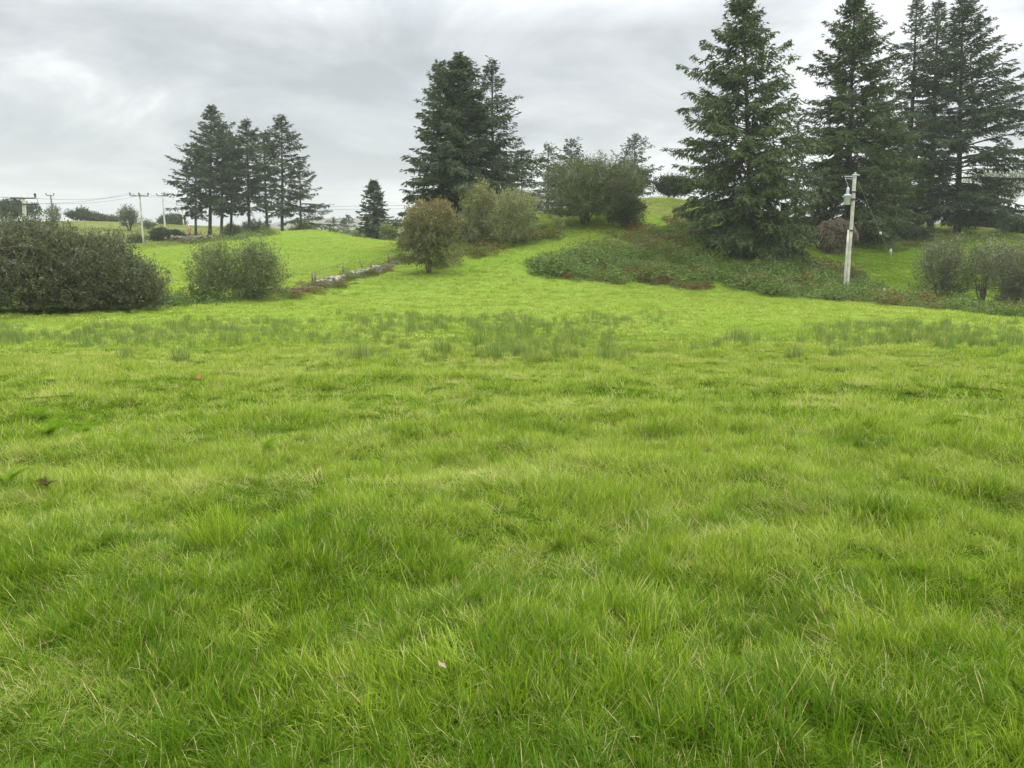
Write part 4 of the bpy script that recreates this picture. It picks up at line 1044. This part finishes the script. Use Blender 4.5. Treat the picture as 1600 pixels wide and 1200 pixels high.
# transformer can with lid, bushing and hanger
tc_ = np.array(ray(1323.5, 313, Yp_ - .2)) - pb
def lathe(c, prof, k=20):
    P = np.array([[c[0], c[1], c[2] + z] for _, z in prof]); r_ = np.array([r for r, _ in prof])
    return tubes(P[None], r_[None], k)
tr_ = lathe(tc_, [(.16, -.25), (.18, -.235), (.185, .25), (.205, .255), (.205, .29), (.175, .32), (.07, .35)], 22)
t_o = link('transformer', mesh_np('transformer', *tr_, smooth=False, mat=M['enamel']), root)
prof = [(.07, .34)]
for i in range(5): prof += [(.105, .37 + i * .07), (.06, .40 + i * .07)]
prof += [(.035, .74)]
link('bushing', mesh_np('bushing', *lathe(tc_, prof, 14), mat=M['enamel']), t_o)
link('lug', mesh_np('lug', *box(tc_ + np.array([-.24, 0, .2]), (.08, .06, .06)), mat=M['zinc']), t_o)
link('lug', mesh_np('lug', *box(tc_ + np.array([.24, 0, .2]), (.08, .06, .06)), mat=M['zinc']), t_o)
link('hanger', mesh_np('hanger', *box(tc_ + np.array([.34, .1, .15]), (.30, .05, .05)), mat=M['zinc']), t_o)
link('hanger', mesh_np('hanger', *box(tc_ + np.array([.32, .1, -.2]), (.24, .05, .05)), mat=M['zinc']), t_o)
cbl = np.array([top + [-.60, -.14, -.16], top * .75 + tc_ * .25 + [-.50, -.14, .05], top * .5 + tc_ * .5 + [-.33, -.14, .25], tc_ + [-.10, -.04, 1.0], tc_ + [0, 0, .72]])
V, f = tubes(cbl[None], np.full((1, 5), .011), 6); link('lead_wire', mesh_np('lead_wire', V, f, smooth=True, mat=M['enamel']), root)
# stay wire
s0 = np.array(ray(1341, 284, Yp_)); s1 = np.array(ray(1389, 374, 57.0)); s1[2] = H1(s1[0], s1[1]) + .5
s1 = np.array(ground_at(1391, 61.0))
mid_ = lambda q_: s0 + (s1 - s0) * q_
stay = empty('stay_wire', tuple(s1), 'taut stay wire running from the transformer pole down to the grass bank', 'stay wire')
V, f = tubes(np.stack([mid_(q_) - s1 for q_ in np.linspace(0, 1, 5)])[None], np.full((1, 5), .009), 6)
link('wire', mesh_np('wire', V, f, mat=M['zinc']), stay)
gp = np.stack([mid_(.62), mid_(.62) + unit(s1 - s0) * .34]) - s1
V, f = tubes(gp[None], np.array([[.075, .075]]), 12); link('guard', mesh_np('guard', V, f, mat=M['white']), stay)
V, f = tubes((np.stack([s1 + [0, 0, -.1], s1 + [0, 0, .55]]) - s1)[None], np.array([[.11, .09]]), 8); link('anchor_post', mesh_np('anchor_post', V, f, mat=M['palepost']), stay)

# ------------------------------------------------------------------ power poles on the left
tops = {}
def crossarm(c, w, dirx, th=.11):
    ca, sa = math.cos(dirx), math.sin(dirx)
    rot = [[ca, -sa, 0], [sa, ca, 0], [0, 0, 1]]
    return box(c, (w, th, th), rot)
def power_pole(key, pxb, pyb_none, pxt, pyt, Y, arms, label, r=.14, rot=0.35, mat='pole'):
    b = np.array(ground_at(pxb, Y)); t = np.array(ray(pxt, pyt, Y))
    root = empty('power_pole', tuple(b), label, 'power pole', 'power poles on the left skyline')
    d = t - b; n = 8; q_ = np.linspace(-.03, 1, n)[:, None]
    V, f = tubes((d[None] * q_)[None], np.linspace(r * 1.15, r * .85, n)[None], 12)
    link('pole', mesh_np('pole', V, f, smooth=True, mat=M[mat]), root)
    ends = []
    for (dz, w, ins) in arms:
        c_ = d + np.array([0, -.16, dz])
        am = link('crossarm', mesh_np('crossarm', *crossarm(c_, w, rot), mat=M['iron']), root)
        for s in ins:
            q2 = c_ + np.array([math.cos(rot) * s * w / 2, math.sin(rot) * s * w / 2, .055])
            prof = [(.03, 0), (.035, .05), (.08, .07), (.05, .12), (.09, .14), (.05, .20), (.09, .22), (.05, .28), (.02, .31)]
            k_ = 1.2
            link('insulator', mesh_np('insulator', *tubes(np.array([[q2[0], q2[1], q2[2] + z * k_] for _, z in prof])[None], np.array([[r_ * k_ for r_, _ in prof]]), 10), mat=M['iron']), am)
            ends.append(b + q2 + np.array([0, 0, .3]))
    tops[key] = ends
    return root, b, d
A1, b1, d1 = power_pole('near', 41, None, 37, 305, 68, [(-.25, 2.0, (1,)), (-.75, 2.4, ())], 'weathered power pole with two crossarms rising behind the large dark bush', .17, .12)
V, f = tubes(np.stack([d1 + [-1.3, -.2, -2.0], d1 + [0, -.2, -2.0], d1 + [1.2, -.2, -2.0]])[None], np.full((1, 3), .02), 6)
link('bracket', mesh_np('bracket', V, f, mat=M['zinc']), A1)
for dx in (.35, .75):
    cc = d1 + np.array([dx, -.25, -2.1])
    link('fuse', mesh_np('fuse', *tubes(np.stack([cc + [0, 0, .35], cc, cc + [0, 0, -.4]])[None], np.array([[.06, .09, .05]]), 8), mat=M['zinc']), A1)
V, f = tubes(np.stack([d1 + [.95, -.2, .1], d1 + [1.2, -.2, -.2], d1 + [1.3, -.2, -.75]])[None], np.full((1, 3), .018), 5)
link('jumper_wire', mesh_np('jumper_wire', V, f, mat=M['iron']), A1)
power_pole('tall', 224.5, None, 218, 303, 104, [(-.25, 2.15, (-1, 0, 1))], 'tall pale power pole standing on the crest of the left pasture', .115)
power_pole('mid', 258, None, 254, 305, 140, [(-.1, 1.7, (-1, 0.3, 1))], 'pale power pole rising behind the dark rounded shrub', .13)
power_pole('far', 287, None, 284, 320, 175, [(-.1, 1.9, (-1, 1))], 'furthest small power pole left of the spruce row', .13)
power_pole('thin', 85, None, 79, 305, 140, [(-.05, 1.2, (-1, 1))], 'thin dark leaning power pole beside the thin tree', .13, mat='tarred')
def wires(name, a_list, b_list, label, sag=.012, r=.013):
    o = None; parts = []
    base = np.array(a_list[0])
    for A, B in zip(a_list, b_list):
        A = np.array(A); B = np.array(B); t = np.linspace(0, 1, 20)
        L = np.linalg.norm(B - A)
        P = A[None] + (B - A)[None] * t[:, None]; P[:, 2] -= 4 * sag * L * t * (1 - t)
        parts.append(tubes((P - base)[None], np.full((1, 20), r), 5))
    e = empty(name, tuple(base), label, 'power line', 'overhead wires')
    for pt in parts: link('wire', mesh_np('wire', *pt, mat=M['iron']), e)
nearE = [b1 + d1 + np.array([dx, -.15, -.7 + q_]) for dx, q_ in ((-1.1, 0), (0.1, .5), (1.2, 0))]
wires('power_line', nearE, tops['tall'], 'three sagging wires between the near double armed pole and the tall pale pole')
wires('power_line', tops['tall'], tops['mid'], 'wires between the tall pale pole and the pole behind the shrub', .015)
wires('power_line', tops['mid'][::2], tops['far'], 'wires falling from the pole behind the shrub to the furthest pole', .015)
left_end = [p_ + np.array([-26, -12, .6]) for p_ in nearE[:2]]
wires('power_line', nearE[:2], left_end, 'wires leaving the near double armed pole towards the left edge', .005)
wires('power_line', [ray(400, 322, 175), ray(400, 327, 175)], [ray(730, 318, 130), ray(730, 323, 130)], 'two faint wires crossing the sky above the knoll to the mound', .004, .02)

wires('power_line', [tuple(pb + top + np.array([-.3, -.1, .02]))], [ray(730, 318, 130)], 'single thin wire leading back from the leaning transformer pole behind the trees', .01, .011)

# ------------------------------------------------------------------ stone wall and fences
def stone(g, c, s):
    m_, k_ = 6, 8
    th = np.linspace(0, math.pi, m_)[1:-1]; ph = np.linspace(0, 2 * math.pi, k_, endpoint=False)
    T, Pp = np.meshgrid(th, ph, indexing='ij')
    S3 = np.array(s) * g.uniform(.75, 1.25, 3)
    def sq(v): return np.sign(v) * np.abs(v) ** .6
    D = np.stack([sq(np.sin(T) * np.cos(Pp)), sq(np.sin(T) * np.sin(Pp)), sq(np.cos(T))], -1)
    V = D.reshape(-1, 3) * g.uniform(.86, 1.12, (len(th) * k_, 1)) * S3
    V = np.concatenate([V, [[0, 0, S3[2] * .9], [0, 0, -S3[2] * .9]]])
    a = g.uniform(0, 6.28); ca, sa = math.cos(a), math.sin(a)
    V = V @ np.array([[ca, -sa, 0], [sa, ca, 0], [0, 0, 1]]).T
    idx = np.arange(len(th) * k_).reshape(len(th), k_)
    q = np.stack([idx[:-1], np.roll(idx[:-1], -1, 1), np.roll(idx[1:], -1, 1), idx[1:]], -1).reshape(-1, 4)[:, ::-1]
    n0 = len(V) - 2
    t1 = np.stack([np.full(k_, n0), idx[0], np.roll(idx[0], -1)], -1); t2 = np.stack([np.full(k_, n0 + 1), np.roll(idx[-1], -1), idx[-1]], -1)
    return V + np.array(c), [q, t1, t2]
wall_line = [ground_hit(a_, b_) for a_, b_ in [(455, 458), (480, 453), (505, 447), (530, 440), (560, 433), (590, 425), (612, 416), (640, 405)]]
wl = np.array(wall_line)
seg = np.concatenate([[0], np.cumsum(np.linalg.norm(np.diff(wl, axis=0), axis=1))])
g = np.random.default_rng(55)
org = np.array([*wl[3], H1(*wl[3])])
ws = empty('stone_wall', tuple(org), 'low tumbled dry stone wall between the meadow and the left pasture', 'stone wall')
parts = []
for i in range(215):
    s = g.uniform(seg[1] + .3, seg[-1])
    dens_ = 1.0 if seg[2] < s < seg[5] + .4 else .10
    if g.uniform() > dens_: continue
    x = np.interp(s, seg, wl[:, 0]) + g.normal(0, .22); y = np.interp(s, seg, wl[:, 1]) + g.normal(0, .30)
    lay = g.integers(0, 2); sz = g.uniform(.07, .19) * (1.15 - .15 * lay)
    parts.append(stone(g, np.array([x, y, H1(x, y) + .06 + lay * .17]) - org, (sz * 1.25, sz, sz * .8)))
link('stones', mesh_np('stones', *merge(parts), mat=M['stone']), ws)
bz = []
for i in range(28):
    s = seg[0] + (seg[-1] - seg[0]) * i / 27.0
    x = np.interp(s, seg, wl[:, 0]); y = np.interp(s, seg, wl[:, 1])
    bz.append(stone(g, np.array([x, y, H1(x, y) + .0]) - org, (.6, .34, .18)))
link('earth_core', mesh_np('earth_core', *merge(bz), smooth=True, mat=M['moss']), ws)
x, y = ground_hit(589, 429)
o = link('boulder', mesh_np('boulder', *stone(np.random.default_rng(3), (0, 0, .2), (.42, .34, .36)), mat=M['stone'])); o.location = (x, y, H1(x, y))
tag(o, 'pale boulder at the right end of the exposed stones of the wall', 'boulder')
# rubble between shrubs and spruces far left
p = np.array(ground_at(318, 103)); parts = []
for i in range(60):
    dx = g.normal(0, 2.6); parts.append(stone(g, (dx, g.normal(0, .5), .25 + g.uniform(0, .5)), (.2, .16, .14)))
o = link('rubble_wall', mesh_np('rubble_wall', *merge(parts), mat=M['stone'])); o.location = tuple(p)
tag(o, 'scattered pale stones of a ruined wall in front of the spruce row', 'stone wall')
def post_mesh(h, w, mat, rs=0, name='post'):
    gg = np.random.default_rng(rs)
    V, f = tubes(np.array([[0, 0, -.2], [gg.normal(0, .02), gg.normal(0, .02), h * .5], [gg.normal(0, .05), gg.normal(0, .05), h]])[None], np.array([[w, w * .95, w * .85]]), 7)
    return mesh_np(name, V, f, mat=mat)
def fence(label, posts, heights, wirez, mat, w=.055, wire=True):
    P = [np.array(ground_at(px, Y)) for px, Y in posts]
    e = empty('fence', tuple(P[0]), label, 'fence')
    for i, (p_, h) in enumerate(zip(P, heights)):
        o = link('post', post_mesh(h, w, mat, i + 3), e); o.location = tuple(p_ - P[0])
    if wire:
        for wz in wirez:
            pts = np.array([p_ - P[0] + np.array([0, 0, min(wz, h)]) for p_, h in zip(P, heights)])
            V, f = tubes(pts[None], np.full((1, len(pts)), .007), 4); link('wire', mesh_np('wire', V, f, mat=M['iron']), e)
fence('wire fence on dark wooden posts along the stone wall', [(488, 46.8), (493, 47), (537, 50.5), (566, 53.5), (580, 55), (608, 58.5), (634, 62), (645, 63.5)], [.6, .6, .85, .9, .6, .75, .95, .85], (.45, .85), M['post'])
fence('sagging wire fence on pale short posts along the right ditch', [(1378, 44.5), (1293, 46.5), (1220, 48.5)], [.85, .8, .6], (.5,), M['palepost'], .07)
o = link('marker_post', post_mesh(.8, .05, M['white'], 9, 'marker_post')); o.location = ground_at(1102, 61); o.rotation_euler = (0, .15, 0)
tag(o, 'small white post leaning in the shade under the broad spruce', 'post')
# snapped reddish stump near the furthest pole
p = ground_at(297, 120)
g = np.random.default_rng(60)
parts = [tubes(np.array([[0, 0, -.1], [.05, 0, .7], [-.1, 0, 1.3], [-.25, 0, 1.75]])[None], np.array([[.3, .24, .2, .06]]), 8), tubes(np.array([[0, 0, .8], [-.4, 0, 1.0], [-.75, 0, 1.05]])[None], np.array([[.1, .08, .03]]), 6), tubes(np.array([[0, 0, .9], [.2, 0, 1.2], [.35, 0, 1.25]])[None], np.array([[.12, .1, .03]]), 6)]
o = link('broken_stump', mesh_np('broken_stump', *merge(parts), smooth=True, mat=solid('pink_wood', (.30, .16, .11), (.46, .27, .20), 3))); o.location = p
tag(o, 'pinkish snapped stump at the left end of the spruce row', 'stump')
# fallen leaves
def leafmesh(name, s, mat):
    t = np.linspace(0, 1, 7); w = np.sin(t * math.pi) ** .7 * .42
    V = np.concatenate([np.stack([t * s, w * s, .12 * s * np.sin(t * 5)], 1), np.stack([t * s, -w * s, .1 * s * np.sin(t * 4 + 1)], 1), np.stack([t * s, t * 0, t * 0 - .03 * s], 1)])
    a = np.arange(6)
    f = np.concatenate([np.stack([a, a + 14, a + 15, a + 1], 1), np.stack([a + 14, a + 7, a + 8, a + 15], 1)])
    return mesh_np(name, V, f, np.tile([.5, 0, 0], (len(V), 1)), mat=mat)
p = ground_at(688, 2.32); o = link('fallen_leaf', leafmesh('fallen_leaf', .045, M['pinkleaf'])); o.location = (p[0], p[1], p[2] + .19); o.rotation_euler = (.5, .3, 1.2)
tag(o, 'small tan fallen leaf lying on the foreground grass', 'leaf')
p = ground_at(308, 9.6); o = link('fallen_leaf', leafmesh('fallen_leaf', .07, M['orange'])); o.location = (p[0], p[1], p[2] + .2); o.rotation_euler = (.9, -.4, .6)
tag(o, 'orange fallen leaf in the grass left of centre', 'leaf')

# ------------------------------------------------------------------ damp air
V, f = box((0, 0, 24), (3100, 3100, 64))
V[:, 2] = np.where(V[:, 2] < 0, -14.0, 62.0)
hz = link('haze', mesh_np('haze', V, f))
m, nt, out = new_mat('haze')
pv = nt.nodes.new('ShaderNodeVolumePrincipled'); pv.inputs['Density'].default_value = 0.0004
pv.inputs['Color'].default_value = (0.93, 0.95, 0.97, 1)
nt.links.new(pv.outputs[0], out.inputs['Volume'])
hz.data.materials.append(m); hz['kind'] = 'stuff'
